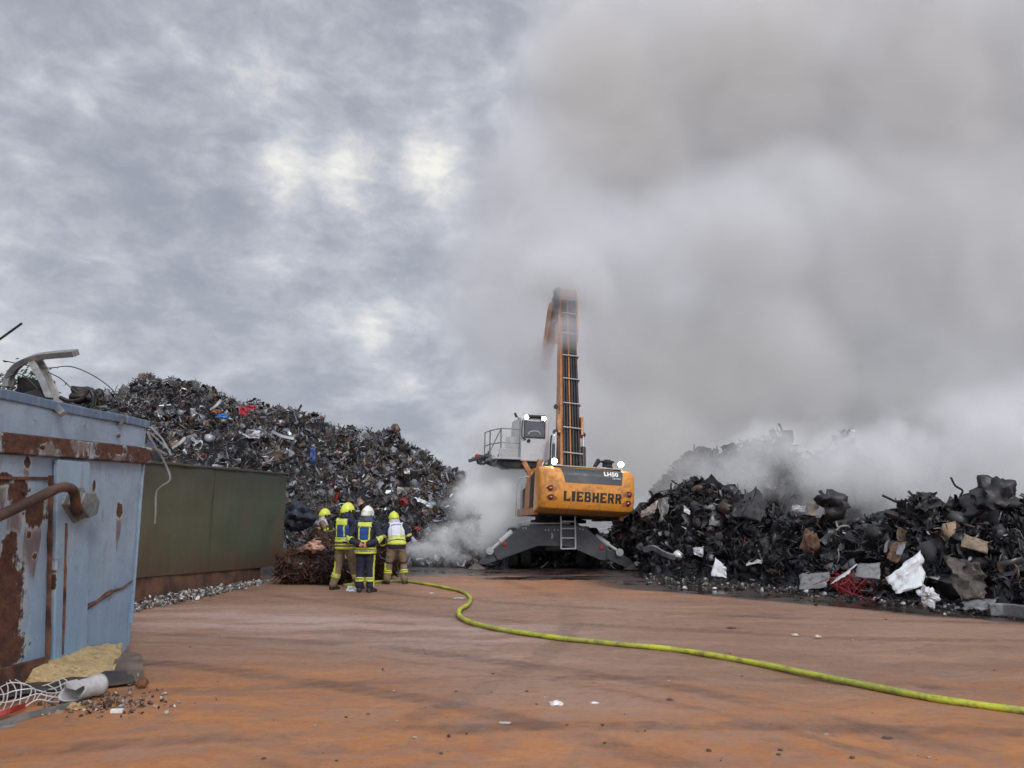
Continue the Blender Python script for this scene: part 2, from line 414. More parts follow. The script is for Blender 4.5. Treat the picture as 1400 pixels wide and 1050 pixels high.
def np_mesh(name, V, T, K=None):
    me = bpy.data.meshes.new(name); me.vertices.add(len(V)); me.vertices.foreach_set('co', V.astype(np.float32).ravel())
    me.loops.add(T.size); me.loops.foreach_set('vertex_index', T.astype(np.int32).ravel())
    me.polygons.add(len(T)); me.polygons.foreach_set('loop_start', np.arange(0, T.size, 3, dtype=np.int32)); me.polygons.foreach_set('loop_total', np.full(len(T), 3, np.int32))
    me.update(calc_edges=True)
    if K is not None:
        at_ = me.color_attributes.new('tint', 'FLOAT_COLOR', 'POINT'); k4 = np.ones((len(V), 4), np.float32); k4[:, :3] = K; at_.data.foreach_set('color', k4.ravel())
    return me
def scrap_mat(name, metal=.35, rough=.5):
    m, nt, b = newmat(name); a = nt.n('ShaderNodeAttribute', attribute_name='tint'); v = coord(nt)
    n = nt.noise(v, 5, 5, .65); n2 = nt.noise(v, 1.2, 3)
    c = nt.mix(nt.m('MULTIPLY', nt.ss(n, .5, .7), .5), a.outputs['Color'], nt.mix(nt.ss(n2, .4, .6), (.07, .045, .035), (.05, .05, .055)))
    nt.put(b.inputs['Base Color'], c); b.inputs['Metallic'].default_value = metal
    nt.put(b.inputs['Roughness'], nt.ss(n, .3, .7, rough-.15, rough+.2)); return m
def pick_cols(n, pal):
    w = np.array([p[0] for p in pal], float); w /= w.sum(); i = rng.choice(len(pal), size=n, p=w)
    c = np.array([p[1] for p in pal])[i]; return c*rng.uniform(.6, 1.4, (n, 1))
def heap(name, label, cat, base, ridge, backdrop, nshard, smin, smax, pal, kinds, m, prof=.75, rough=.25, cells=(90, 26), bigf=.0):
    """a heap between a front base line and a ridge line: lumpy core plus thousands of scrap pieces on its skin"""
    def lerp(P, s):
        s = s*(len(P)-1); i = min(int(s), len(P)-2); t = s-i; return P[i]*(1-t)+P[i+1]*t
    base = [np.array(p) for p in base]; ridge = [np.array(p) for p in ridge]
    nu, nv = cells
    def surf(u, v):
        b, r = lerp(base, u), lerp(ridge, u)
        if v <= 1: p = b*(1-v)+r*v; p[2] = b[2]+(r[2]-b[2])*(v**prof)
        else: q = v-1; p = r+np.array((0, backdrop*q, 0)); p[2] = r[2]*(1-q)**1.3-.2*q
        return p
    V = []
    for i in range(nu):
        for j in range(nv):
            u = i/(nu-1); v = j/(nv-1)*2; p = surf(u, v)
            nz = mnoise.fractal(Vector((p[0]*.5, p[1]*.5, p[2]*.5)), .9, 2, 4)
            e = min(1, 4*v)*(1 if v < 1.7 else .3)
            V.append((p[0]+nz*rough*.6, p[1]-nz*rough*e-.0+.25*min(v, 1), p[2]+nz*rough*e-.12))
    T = []
    for i in range(nu-1):
        for j in range(nv-1): a = i*nv+j; T += [(a, a+nv, a+1), (a+1, a+nv, a+nv+1)]
    V = np.array(V); T = np.array(T)
    dark = np.tile(np.array([[.022, .022, .025]]), (len(V), 1))
    us = rng.uniform(0, 1, nshard); vs = rng.uniform(0, 1, nshard)**.9*1.12
    pos = np.array([surf(a, b) for a, b in zip(us, vs)])
    nz = np.array([mnoise.fractal(Vector((p[0]*.5, p[1]*.5, p[2]*.5)), .9, 2, 4) for p in pos])
    e = np.minimum(1, 4*vs); pos[:, 1] -= nz*rough*e; pos[:, 2] += nz*rough*e; pos[:, 0] += nz*rough*.6
    pos += rng.normal(size=pos.shape)*np.array([.08, .08, .05])*smax
    size = smin+(smax-smin)*rng.uniform(0, 1, nshard)**2.6
    size[rng.uniform(0, 1, nshard) < bigf] *= 2.6
    pos[:, 2] = np.maximum(pos[:, 2], size*.18)
    SV, ST, SK = scatter(pos, size, kinds, pick_cols(nshard, pal))
    SV[:, 2] = np.maximum(SV[:, 2], .01)
    me = np_mesh(name, np.concatenate([V, SV]), np.concatenate([T, ST+len(V)]), np.concatenate([dark, SK]))
    return tag(link(name, me, m), label, cat, kind='stuff'), surf
metal_scrap = scrap_mat('mixed_scrap', .4, .45)
burnt_scrap = scrap_mat('burnt_scrap', .25, .42)
PAL_L = [(20, (.05, .047, .046)), (25, (.11, .106, .105)), (20, (.16, .17, .185)), (9, (.34, .35, .37)), (2, (.68, .70, .72)), (13, (.10, .065, .045)), (6, (.19, .13, .09)), (.5, (.35, .04, .04)), (.4, (.05, .12, .3))]
PAL_R = [(50, (.012, .012, .014)), (24, (.03, .03, .034)), (11, (.075, .075, .08)), (3, (.19, .185, .18)), (1.4, (.55, .56, .57)), (4, (.07, .045, .03)), (1.5, (.20, .14, .09)), (.3, (.25, .03, .03))]
KL = dict(curl=7, sheet=2.6, rod=4.5, angle=3.5, ring=.9, lump=.35)
g = lambda px, py: tuple(gr(px, py)); a3 = lambda px, py, Y: tuple(at(px, py, Y))
big_heap, surfL = heap('scrap_heap', 'towering grey heap of shredded mixed scrap metal behind the green container', 'scrap heap',
     [(-17, 24, 0), (-13, 24, 0), g(385, 778), g(470, 778), g(540, 775), g(600, 775), g(655, 776)],
     [a3(80, 560, 26), a3(185, 518, 29), a3(232, 510, 30), a3(330, 545, 31), a3(450, 582, 32), a3(560, 606, 32), a3(632, 640, 31)], 9,
     38000, .06, .46, PAL_L, KL, metal_scrap, .85, .5)
dark_heap, surfR = heap('burnt_scrap_heap', 'low black heap of burnt crumpled scrap along the right side of the yard', 'scrap heap',
     [(3.0, 25.4, 0), (3.75, 24.3, 0), g(892, 788), g(945, 791), g(1000, 795), g(1100, 808), g(1200, 818), g(1300, 828), g(1420, 836), (11.5, 12.8, 0)],
     [a3(835, 735, 26.6), a3(855, 705, 26.0), a3(895, 682, 24.2), a3(925, 676, 23), a3(955, 672, 22), a3(1035, 680, 20.5), a3(1090, 706, 19.3), a3(1190, 716, 18), a3(1225, 705, 17.2), a3(1262, 680, 16.6), a3(1330, 680, 16), a3(1390, 690, 15.6), a3(1500, 690, 15)], 5,
     21000, .05, .50, PAL_R, KL, burnt_scrap, .6, .34, bigf=.006)
far_heap, _ = heap('burnt_scrap_heap', 'distant steep scrap mound half hidden in smoke behind the black heap', 'scrap heap',
     [(5, 30, 0), (8, 29.5, 0), (11, 29.5, 0), (14, 30, 0), (19, 31, 0)],
     [a3(900, 660, 33.5), a3(945, 618, 33.5), a3(1010, 603, 33.5), a3(1065, 600, 33.5), a3(1105, 628, 33.5), a3(1150, 594, 33.5), a3(1200, 650, 33.5)], 4,
     5200, .12, .7, PAL_R, KL, burnt_scrap, .8, .5, (50, 16))
low_heap, _ = heap('burnt_scrap_heap', 'low smouldering strip of scrap behind the outriggers of the excavator', 'scrap heap',
     [g(640, 774), g(700, 776), g(780, 777), g(850, 779)],
     [a3(640, 735, 27.5), a3(700, 730, 28), a3(780, 735, 28), a3(850, 722, 26)], 3, 2200, .08, .5, PAL_R, KL, burnt_scrap, .7, .25, (40, 14))
# ================================================================= BLUE CONTAINER
def blue_container():
    Bp = gr(177, 893); A = at(0, 900, 7.5); A.z = 0
    e1 = (A-Bp); e1.z = 0; e1.normalize(); nrm = Vector((e1.y, -e1.x, 0)).normalized()
    if nrm.x < 0: nrm = -nrm
    def onf(px, py):                               # pixel of the photograph -> (s, z) on the container's side
        r = ray(px, py); o = Vector((0, 0, H)); k = (Bp-o).dot(nrm)/r.dot(nrm); p = o+r*k-Bp
        return p.dot(e1), p.z
    def W(s, z, n=0): return Bp+e1*s+Vector((0, 0, z))+nrm*n
    root = empty('blue_container', Bp, 'rusty light blue steel roll-off container with scrap sticking out of its top', 'container')
    inv = Matrix.Translation(-Bp)
    # painted steel with rust: blistered patches at fixed places, streaks and edge rust
    def paint(nm, col, patches, streak=.5, amt=0.0):
        m, nt, b = newmat(nm); P = coord(nt)
        s = nt.vm('DOT_PRODUCT', P, tuple(e1)); z = nt.sep(P)[2]
        Q = nt.comb(s, z, 0)
        n1 = nt.noise(Q, 2.2, 8, .65); n2 = nt.noise(Q, 9, 6, .7); n3 = nt.noise(nt.scale(Q, (16, 1.1, 1)), 1, 6, .65); nf = nt.noise(Q, 34, 5, .7)
        jit = nt.m('ADD', nt.m('MULTIPLY', nt.m('SUBTRACT', n2, .5), 1.5), nt.m('MULTIPLY', nt.m('SUBTRACT', n3, .5), 1.1))
        msk = nt.m('MULTIPLY', nt.ss(nt.m('ADD', n1, nt.m('MULTIPLY', n2, .35)), .93-amt, 1.0-amt), 1)
        ring = None; drip = None
        for (ps, pz, rs, rz) in patches:
            d = nt.m('SQRT', nt.m('ADD', nt.m('POWER', nt.m('DIVIDE', nt.m('SUBTRACT', s, ps), rs), 2), nt.m('POWER', nt.m('DIVIDE', nt.m('SUBTRACT', z, pz), rz), 2)))
            msk = nt.m('MAXIMUM', msk, nt.ss(nt.m('ADD', d, jit), 1.05, .85))
            q1 = nt.ss(nt.m('ADD', d, jit), 1.38, 1.12)
            d2 = nt.m('SQRT', nt.m('ADD', nt.m('POWER', nt.m('DIVIDE', nt.m('SUBTRACT', s, ps), rs*.9), 2), nt.m('POWER', nt.m('DIVIDE', nt.m('SUBTRACT', z, pz-rz*1.4-.04), rz*1.5+.10), 2)))
            q2 = nt.ss(nt.m('ADD', d2, nt.m('MULTIPLY', nt.m('SUBTRACT', n3, .5), 3.2)), 1.0, .55)
            ring = q1 if ring is None else nt.m('MAXIMUM', ring, q1); drip = q2 if drip is None else nt.m('MAXIMUM', drip, q2)
        c = nt.mix(nt.ss(n1, .3, .7), tuple(x*.85 for x in col), tuple(x*1.12 for x in col))
        c = nt.mix(nt.ss(z, 1.6, .2), c, tuple(x*y for x, y in zip(col, (.76, .90, 1.0))))
        c = nt.mix(nt.m('MULTIPLY', nt.ss(n3, .5, .72), .5), c, (.36, .39, .38))
        c = nt.mix(nt.m('MULTIPLY', nt.ss(nf, .60, .66), .6), c, (.08, .085, .10))
        n5 = nt.noise(nt.scale(Q, (3, 1.4, 1)), 1.4, 9, .75); c = nt.mix(nt.m('MULTIPLY', nt.ss(n5, .57, .66), .55), c, (.10, .10, .11)); c = nt.mix(nt.m('MULTIPLY', nt.ss(n5, .40, .32), .5), c, (.42, .47, .50))
        halo = nt.ss(nt.noise(nt.scale(Q, (9, .7, 1)), 1, 5, .6), .58, .78)
        c = nt.mix(nt.m('MULTIPLY', halo, streak), c, (.16, .075, .04))
        rust = nt.mix(nt.ss(nt.m('ADD', nt.m('MULTIPLY', n2, .6), nt.m('MULTIPLY', nf, .4)), .38, .66), (.036, .013, .010), (.125, .046, .022))
        if ring is not None: c = nt.mix(nt.m('MULTIPLY', drip, .75), c, (.115, .05, .032)); c = nt.mix(nt.m('MULTIPLY', ring, nt.ss(n2, .40, .62, .15, .8)), c, (.37, .40, .37))
        c = nt.mix(msk, c, rust)
        scr = nt.ss(nt.noise(nt.scale(Q, (1.5, 26, 1)), 1, 4, .5), .70, .74)
        c = nt.mix(nt.m('MULTIPLY', scr, .5), c, (.06, .07, .09))
        nt.put(b.inputs['Base Color'], c); nt.put(b.inputs['Roughness'], nt.m('ADD', .45, nt.m('MULTIPLY', msk, .4)))
        nt.put(b.inputs['Normal'], nt.bump(nt.m('ADD', nt.m('MULTIPLY', msk, -.6), nt.m('ADD', nf, nt.m('MULTIPLY', n1, 2))), .35, .012)); return m
    def pt(px, py, rs, rz): s, z = onf(px, py); return (s, z, rs, rz)
    wallp = [pt(48, 700, .17, .13), pt(14, 745, .10, .10), pt(10, 830, .19, .42), pt(163, 698, .055, .085), pt(128, 665, .03, .05), pt(24, 672, .13, .12), pt(75, 660, .08, .06),
             pt(40, 731, .03, .03), pt(48, 760, .03, .03), pt(4, 655, .09, .06), pt(192, 676, .03, .06), pt(10, 890, .22, .16), pt(70, 905, .1, .07), pt(38, 633, .05, .05), pt(8, 770, .09, .12)]
    wall_m = paint('blue_flaking_paint', (.24, .305, .385), [(a, z, r1*1.2, r2*1.2) for a, z, r1, r2 in wallp], .6, .03)
    lip_m = paint('dark_blue_paint', (.10, .15, .23), [], .6, .14)
    beam_m = paint('rust_eaten_paint', (.30, .36, .38), [pt(25, 600, .30, .05), pt(60, 592, .20, .05), pt(190, 622, .26, .09), pt(150, 615, .22, .05), pt(90, 598, .5, .03)], .95, .30)
    rust_m = mat('deep_rust', (.075, .03, .019), .85, 0, .5, (.17, .075, .035), .7, 4, .5)
    post_m = paint('pale_grey_blue_paint', (.235, .315, .40), [pt(62, 850, .03, .5), pt(64, 760, .02, .3), pt(95, 905, .09, .05)], .5, .02)
    L = 4.6
    def top(s, f=(0, 532, 200, 575)):
        (s0, z0), (s1, z1) = onf(f[0], f[1]), onf(f[2], f[3]); return z1+(z0-z1)*(s-s1)/(s0-s1)
    def slab(pts, n0, n1, mb=None):
        mb = mb or MB(); return mb.prism([W(s, z, n0) for s, z in pts], nrm*(n1-n0))
    # main wall with a rounded lower corner, gently dented
    N = 70; Mz = 34; V = []; Fc = []
    for i in range(N+1):
        s = L*(i/N)**1.0
        for j in range(Mz+1):
            lo = .02+max(0, .16-s)**1.6*2.2
            z = lo+(top(s)-lo)*j/Mz
            d = .018*mnoise.noise(Vector((s*1.3, z*1.3, 2)))+.008*mnoise.noise(Vector((s*4, z*4, 7)))
            if s < .06: d -= (.06-s)*.6
            V.append(W(s, z, d))
    for i in range(N):
        for j in range(Mz): a = i*(Mz+1)+j; Fc.append((a, a+1, a+Mz+2, a+Mz+1))
    mb = MB(); mb.add(V, Fc)
    mb.build('side_wall', wall_m, root, inv, smooth=180)
    mb = MB()
    mb.prism([W(0, .1, -.01), W(0, top(0)-.03, -.01), W(0, top(0)-.03, -2.4), W(0, .1, -2.4)], e1*.06)
    mb.prism([W(0, .05, -2.4), W(0, top(0), -2.4), W(L, top(L), -2.4), W(L, .05, -2.4)], -nrm*.06)
    mb.prism([W(0, .12, -.05), W(L, .12, -.05), W(L, .12, -2.38), W(0, .12, -2.38)], Vector((0, 0, .06)))
    mb.build('rear_wall', post_m, root, inv)
    mb = MB(); ss_ = np.linspace(-.03, L, 24)
    mb.strip([W(s, top(s)-.05+.008*math.sin(s*3), -.005) for s in ss_], .10, .06)
    mb.build('top_rail', lip_m, root, inv, bevel=.012)
    mb = MB(); b0 = lambda s: top(s, (0, 621, 204, 635)); b1 = lambda s: top(s, (0, 590, 204, 612))
    n = 22; sl = np.linspace(-.03, L, n)
    vs = []
    for s in sl: vs += [W(s, b0(s), -.0), W(s, b0(s)+.012, .075), W(s, b1(s)-.012, .075), W(s, b1(s), 0)]
    fs = []
    for i in range(n-1):
        for k in range(3): fs.append((i*4+k, i*4+k+1, i*4+5+k, i*4+4+k))
    fs += [(0, 1, 2, 3)]; mb.add(vs, fs); mb.build('cross_beam', beam_m, root, inv, bevel=.01)
    # folded post below the beam
    q = [onf(72, 628), onf(116, 632), onf(112, 900), onf(66, 905)]
    mb = MB(); mb.prism([W(s, z, .005) for s, z in q], nrm*.055)
    mb.build('side_post', post_m, root, inv, bevel=.012)
    q = [onf(0, 640), onf(66, 640), onf(66, 648), onf(0, 648)]
    mb = MB(); mb.prism([W(s, z, .0) for s, z in [onf(-30, 655), onf(66, 656), onf(66, 652), onf(-30, 651)]], nrm*.02)
    mb.build('weld_seam', rust_m, root, inv)
    s0, z0 = onf(62, 905)
    mb = MB(); mb.prism([W(s0, 0, .0), W(s0, z0*.75+.02, .0), W(s0+.05, .26, .0), W(L, .32, .0), W(L, 0, .0)], nrm*.05)
    mb.build('skid_plate', rust_m, root, inv, bevel=.01)
    for (xa, ya, xb, yb, ww) in ((66, 650, 61, 900, .03), (82, 715, 77, 895, .022)):
        s1_, z1_ = onf(xa, ya); s2_, z2_ = onf(xb, yb); MB().tube([W(s1_+(s2_-s1_)*t, z1_+(z2_-z1_)*t, .066 if ww < .03 else .03) for t in np.linspace(0, 1, 12)], [ww*(.6+.5*random.random()) for _ in range(12)], 6, flat=.4).build('rust_seam', rust_m, root, inv)
    # edge flange
    mb = MB(); mb.strip([W(.02, z, -.008) for z in np.linspace(.35, b0(0), 8)], .03, .05, up=tuple(e1)); mb.build('corner_flange', post_m, root, inv, bevel=.006)
    # diagonal weld scar
    mb = MB(); mb.tube([W(*onf(x, y), .012) for x, y in ((102, 842), (116, 830), (132, 822), (146, 812), (152, 808), (166, 804), (180, 794))], [.02, .035, .018, .03, .02, .012, .01], 6); mb.build('weld_scar', rust_m, root, inv)
    # hook bracket: hexagonal pocket with gusset
    c = onf(97, 690); mb = MB()
    hexa = [(-.20, .0), (-.14, .14), (.06, .15), (.16, .04), (.14, -.11), (-.02, -.16)]
    hx = [(c[0]-x*1.35, c[1]+z*1.25) for x, z in hexa]
    mb.prism([W(s, z, .05) for s, z in hx], nrm*.03); hx2 = [(c[0]+(s-c[0])*.72, c[1]+(z-c[1])*.72) for s, z in hx]
    mb.prism([W(s, z, .07) for s, z in hx2], nrm*.16)
    ob = mb.build('hook_bracket', mat('grey_green_steel', (.17, .19, .19), .55, .2, .4, (.12, .05, .03), .8, 5, .4), root, inv, bevel=.02)
    P = [onf(-60, 715), onf(-25, 700), onf(10, 684), onf(40, 669), onf(56, 666), onf(68, 672), onf(78, 690), onf(88, 700)]
    offs = [.24, .24, .25, .26, .26, .25, .2, .14]
    mb = MB(); mb.tube(smooth_path([W(s, z, o) for (s, z), o in zip(P, offs)], 5), .05, 12)
    mb.build('locking_bar', mat('brown_rusty_pipe', (.085, .043, .03), .6, .2, .5, (.16, .09, .06), .6, 3, .3), root, inv, smooth=60)
    for (x, y) in ((30, 672), (88, 655), (42, 612), (135, 628), (185, 630), (160, 596), (112, 640)):
        s, z = onf(x, y); MB().lathe(W(s, z, .11 if y in (612, 628, 630) else .01), [(.022, 0), (.022, .02), (.012, .028)], 8, rot=nrm.to_track_quat('Z', 'Y').to_matrix()).build('rivet', rust_m, root, inv)
    return onf, W, top, Bp, e1, nrm
onf, BW, btop, Bp, be1, bn = blue_container()
galv = mat('weathered_galvanised', (.26, .26, .25), .5, .55, .3, (.12, .1, .09), .5, 3, .2)
dark_steel = mat('dark_steel', (.03, .03, .033), .5, .5, .3, (.08, .05, .035), .5, 4, .2)
def load_in_container():
    n = 520; pos = []; 
    for i in range(n):
        s = random.uniform(.1, 4.4); d = random.uniform(-2.3, -.1)
        hump = -.10+.16*math.exp(-((s-.9)/.5)**2)+.06*math.exp(-((s-.35)/.2)**2)
        pos.append(BW(s, btop(s)+hump+random.uniform(-.12, .05)+.1*math.sin(s*5+d*4)*0, d))
    pos = np.array([tuple(p) for p in pos]); V, T, K = scatter(pos, rng.uniform(.15, .5, n), dict(curl=4, rod=5, sheet=2, lump=2, angle=2), pick_cols(n, [(6, (.02, .02, .022)), (2, (.07, .05, .04)), (1, (.15, .14, .13))]))
    fl = [BW(0.06, 2.35, -2.3), BW(4.5, 2.5, -2.3), BW(4.5, 2.5, -.06), BW(.06, 2.35, -.06)]
    V2 = np.array([tuple(p) for p in fl]); T2 = np.array([(0, 1, 2), (0, 2, 3)])+len(V)
    me = np_mesh('scrap_load', np.concatenate([V, V2]), np.concatenate([T, T2]), np.concatenate([K, np.full((4, 3), .02)]))
    tag(link('scrap_load', me, burnt_scrap), 'dark tangle of scrap filling the blue container up to its rim', 'scrap', kind='stuff')
load_in_container()
# bent frame leaning out of the container, curved arm on top of a tapering leg
def P_(px, py, d=9.0): return at(px, py, d*.93)
root = empty('bent_metal_frame', P_(80, 560), 'bent grey metal frame with curved arm sticking up from the blue container', 'scrap frame')
inv = Matrix.Translation(-root.location)
mb = MB(); mb.strip(smooth_path([P_(10, 530, 9.1), P_(13, 515, 9.1), P_(24, 500, 9.05), P_(42, 491), P_(60, 486.5), P_(104, 482.5, 8.9)], 6), .10, .07, up=(0, .9, .45)); mb.build('curved_arm', galv, root, inv, bevel=.008)
mb = MB(); mb.strip(smooth_path([P_(42, 492), P_(58, 520, 8.9), P_(70, 548, 8.7), P_(86, 566, 8.45)], 5), .07, .05, up=(1, 0, .3)); mb.build('leg', galv, root, inv, bevel=.008)
mb = MB(); mb.strip(smooth_path([P_(52, 492, 9.1), P_(62, 512, 9.1), P_(74, 540, 9.05), P_(82, 560, 8.95)], 5), .10, .03, up=(1, 0, .3)); mb.build('leg', mat('pale_bent_sheet', (.34, .33, .31), .5, .5, .3), root, inv, bevel=.006)
wire = mat('thin_wire', (.06, .055, .05), .6, .3)
def single(name, mb, m, label, cat, group=None, **k):
    o = mb.build(name, m, None, None, **k); return tag(o, label, cat, group)
single('wire', MB().tube(smooth_path([P_(4, 493), P_(60, 503), P_(95, 501), P_(125, 512), P_(152, 531), P_(160, 545)], 6), .006, 5), wire, 'thin wire arching highest over the rim of the blue container', 'wire')
single('wire', MB().tube(smooth_path([P_(66, 509), P_(82, 517), P_(96, 529), P_(106, 537)], 6), .006, 5), wire, 'short thin wire curving down right of the bent grey frame', 'wire')
single('wire', MB().tube(smooth_path([P_(8, 517), P_(25, 511), P_(36, 516), P_(52, 532)], 6), .006, 5), wire, 'short thin wire beneath the curved arm of the bent grey frame', 'wire')
single('steel_rod', MB().tube([P_(-25, 480, 8.2), P_(0, 463.5, 8.2), P_(30, 442, 8.2)], .012, 6), dark_steel, 'straight dark rod poking into the sky at the upper left edge', 'rod')
def lump_obj(name, p, sz, m, label, cat, seed=0, amp=.35, sub=3, group=None):
    import bmesh
    bm = bmesh.new(); bmesh.ops.create_icosphere(bm, subdivisions=sub, radius=1)
    for v in bm.verts:
        k = 1+amp*mnoise.noise(v.co*1.6+Vector((seed, 0, 0)))+amp*.5*mnoise.noise(v.co*4+Vector((seed, 5, 0)))
        v.co = Vector((v.co.x*sz[0], v.co.y*sz[1], v.co.z*sz[2]))*k
    me = bpy.data.meshes.new(name); bm.to_mesh(me); bm.free(); o = link(name, me, m, smooth=(55 if sub > 2 else False)); o.location = p
    return tag(o, label, cat, group)
lump_obj('motor_block', P_(113, 540, 9.4), (.16, .12, .09), dark_steel, 'black lump of machine part lying on the rim of the blue container', 'scrap', 3, .5, 3)
single('cable', MB().tube(smooth_path([P_(82, 543), P_(95, 548), P_(112, 545), P_(122, 533), P_(128, 543), P_(126, 556)], 6), .02, 7), dark_steel, 'black cable looped around the machine part on the container rim', 'cable')
# perforated strip and bent bar hanging at the corner between the two containers
o = MB().strip(smooth_path([at(203, 598, 13.6), at(213, 612, 13.7), at(226, 634, 13.8), at(233, 655, 13.8), at(222, 664, 13.8), at(214, 674, 13.8), at(213, 700, 13.8), at(212, 716, 13.8)], 4), .022, .035, up=(1, 0, 0))
single('bent_strip', o, galv, 'bent pale metal strip hanging down over the left end of the green container', 'metal strip')
mb = MB()
for k in range(5):
    a = at(202+k*5.5, 590+k*5, 13.5); b = at(202+k*5.5+9, 590+k*5+6, 13.6)
    mb.bar(a, b, .022, .018)
mb.strip([at(201, 590, 13.5), at(214, 614, 13.55), at(228, 622, 13.6)], .035, .015, up=(1, 0, 0)); mb.strip([at(207, 584, 13.6), at(222, 600, 13.6), at(234, 622, 13.6)], .028, .015, up=(1, 0, 0))
single('perforated_rail', mb, mat('grey_slotted_steel', (.27, .28, .29), .45, .5), 'pale slotted steel rail on top of the green container beside the blue one', 'metal rail')

# ================================================================= GREEN CONTAINER
def green_container():
    B = gr(357, 797); B2 = gr(387, 785); A = gr(205, 827)
    e = (A-B).normalized(); Bc = B - e*.0
    nrm = Vector((-e.y, e.x, 0)); 
    if nrm.y > 0: nrm = -nrm
    root = empty('green_container', B, 'long dark olive green steel container with a rusty foot in front of the scrap heap', 'container')
    inv = Matrix.Translation(-B)
    def onz(px, py, n=0):
        r = ray(px, py); o = Vector((0, 0, H)); k = (B-o).dot(nrm)/r.dot(nrm); p = o+r*k-B; return p.dot(e), p.z
    def Wg(s, z, n=0): return B+e*s+Vector((0, 0, z))+nrm*n
    m, nt, b = newmat('olive_green_paint'); P = coord(nt); s = nt.vm('DOT_PRODUCT', P, tuple(e)); z = nt.sep(P)[2]; Q = nt.comb(s, z, 0)
    n1 = nt.noise(nt.scale(Q, (1, .45, 1)), 1.1, 7, .65); n2 = nt.noise(nt.scale(Q, (14, .8, 1)), 1, 6, .65); n3 = nt.noise(Q, 18, 5, .7)
    c = nt.mix(nt.ss(s, 0, 5), (.050, .072, .045), (.082, .080, .045))
    c = nt.mix(nt.ss(n1, .4, .7), c, (.085, .078, .05)); c = nt.mix(nt.m('MULTIPLY', nt.ss(n2, .5, .75), .6), c, (.10, .075, .045))
    c = nt.mix(nt.m('MULTIPLY', nt.ss(nt.m('ADD', nt.m('MULTIPLY', n2, .5), nt.m('ADD', n1, nt.m('MULTIPLY', z, -.10))), .66, .86), .85), c, (.10, .045, .022))
    c = nt.mix(nt.m('MULTIPLY', nt.ss(n3, .60, .70), .5), c, (.03, .03, .025)); n4 = nt.noise(nt.scale(Q, (5, .5, 1)), 1, 8, .75); c = nt.mix(nt.m('MULTIPLY', nt.ss(n4, .55, .70), .55), c, (.035, .035, .026)); c = nt.mix(nt.m('MULTIPLY', nt.ss(n4, .42, .30), .5), c, (.14, .14, .10))
    topg = nt.m('MULTIPLY', nt.ss(nt.m('ADD', z, nt.m('MULTIPLY', n2, .9)), 2.3, 3.0), .6); c = nt.mix(topg, c, (.035, .033, .028))
    scr = nt.ss(nt.noise(nt.scale(Q, (1.2, 22, 1)), 1, 5, .6), .66, .72); c = nt.mix(nt.m('MULTIPLY', scr, .55), c, (.17, .17, .14))
    low = nt.m('MULTIPLY', nt.ss(nt.m('SUBTRACT', z, nt.m('MULTIPLY', n2, 1.1)), .45, -.05), .8); c = nt.mix(low, c, (.075, .045, .03))
    nt.put(b.inputs['Base Color'], c); b.inputs['Roughness'].default_value = .55; nt.put(b.inputs['Normal'], nt.bump(nt.m('ADD', nt.m('MULTIPLY', n1, 3), n3), .4, .02))
    s0, z0 = onz(392, 648); s1, z1 = onz(205, 632); L = 6.2; s0 = -abs(s0) if s0 < 0 else s0
    tp = lambda q: z0+(z1-z0)*(q-s0)/(s1-s0)
    rb0 = onz(357, 776); rb1 = onz(185, 790); rb = lambda q: rb0[1]+(rb1[1]-rb0[1])*(q-rb0[0])/(rb1[0]-rb0[0])
    N = 50; Mz = 20; V = []; Fc = []
    for i in range(N+1):
        q = s0+(L-s0)*i/N
        for j in range(Mz+1):
            lo = rb(q) if q > 0 else rb(0)-.0; zz = lo+(tp(q)-lo)*j/Mz
            V.append(Wg(q, zz, .035*mnoise.noise(Vector((q*.9, zz*1.2, 4)))+.014*mnoise.noise(Vector((q*2.6, zz*2.2, 4)))+.006*mnoise.noise(Vector((q*7, zz*4, 4)))))
    for i in range(N):
        for j in range(Mz): a = i*(Mz+1)+j; Fc.append((a, a+1, a+Mz+2, a+Mz+1))
    MB().add(V, Fc).build('side_wall', m, root, inv, smooth=180)
    mb = MB(); mb.prism([Wg(s0, rb(0), -.01), Wg(s0, tp(s0), -.01), Wg(s0, tp(s0), -2.3), Wg(s0, rb(0), -2.3)], e*.06)
    mb.prism([Wg(s0, .1, -2.3), Wg(s0, tp(s0), -2.3), Wg(L, tp(L), -2.3), Wg(L, .1, -2.3)], -nrm*.06)
    mb.prism([Wg(s0, 1.5, -.04), Wg(L, 1.5, -.04), Wg(L, 1.5, -2.28), Wg(s0, 1.5, -2.28)], Vector((0, 0, .05)))
    mb.build('rear_wall', m, root, inv)
    MB().strip([Wg(q, tp(q)+.016*mnoise.noise(Vector((q*1.6, 2, 2))), .01+.01*mnoise.noise(Vector((q*2, 5, 2)))) for q in np.linspace(s0-.02, L, 40)], .05, .06).build('top_rail', m, root, inv, bevel=.01)
    MB().prism([Wg(0, 0, -.06), Wg(0, rb(0)+.01, -.06), Wg(L, rb(L)+.01, -.06), Wg(L, 0, -.06)], nrm*.03).build('rusty_foot', mat('brown_foot_rust', (.085, .042, .028), .85, 0, .4, (.15, .07, .035), .6, 2, .4), root, inv)
    mb = MB(); mb.strip([Wg(2.5, z, .012) for z in np.linspace(rb(2.5), tp(2.5)-.03, 5)], .04, .02, up=tuple(e)); mb.build('seam', m, root, inv)
    # rubble along the foot
    n = 1500; sq = rng.uniform(-.4, 5.5, n); dd = np.abs(rng.normal(0, .16, n))
    pos = np.array([tuple(Wg(a, .02+max(0, .10*math.exp(-d*7)*(.3+.7*min(1, max(0, a+.2)/3)))*random.random()*1.6, .03+d*(.3+.25*max(a, 0)**.6))) for a, d in zip(sq, dd)])
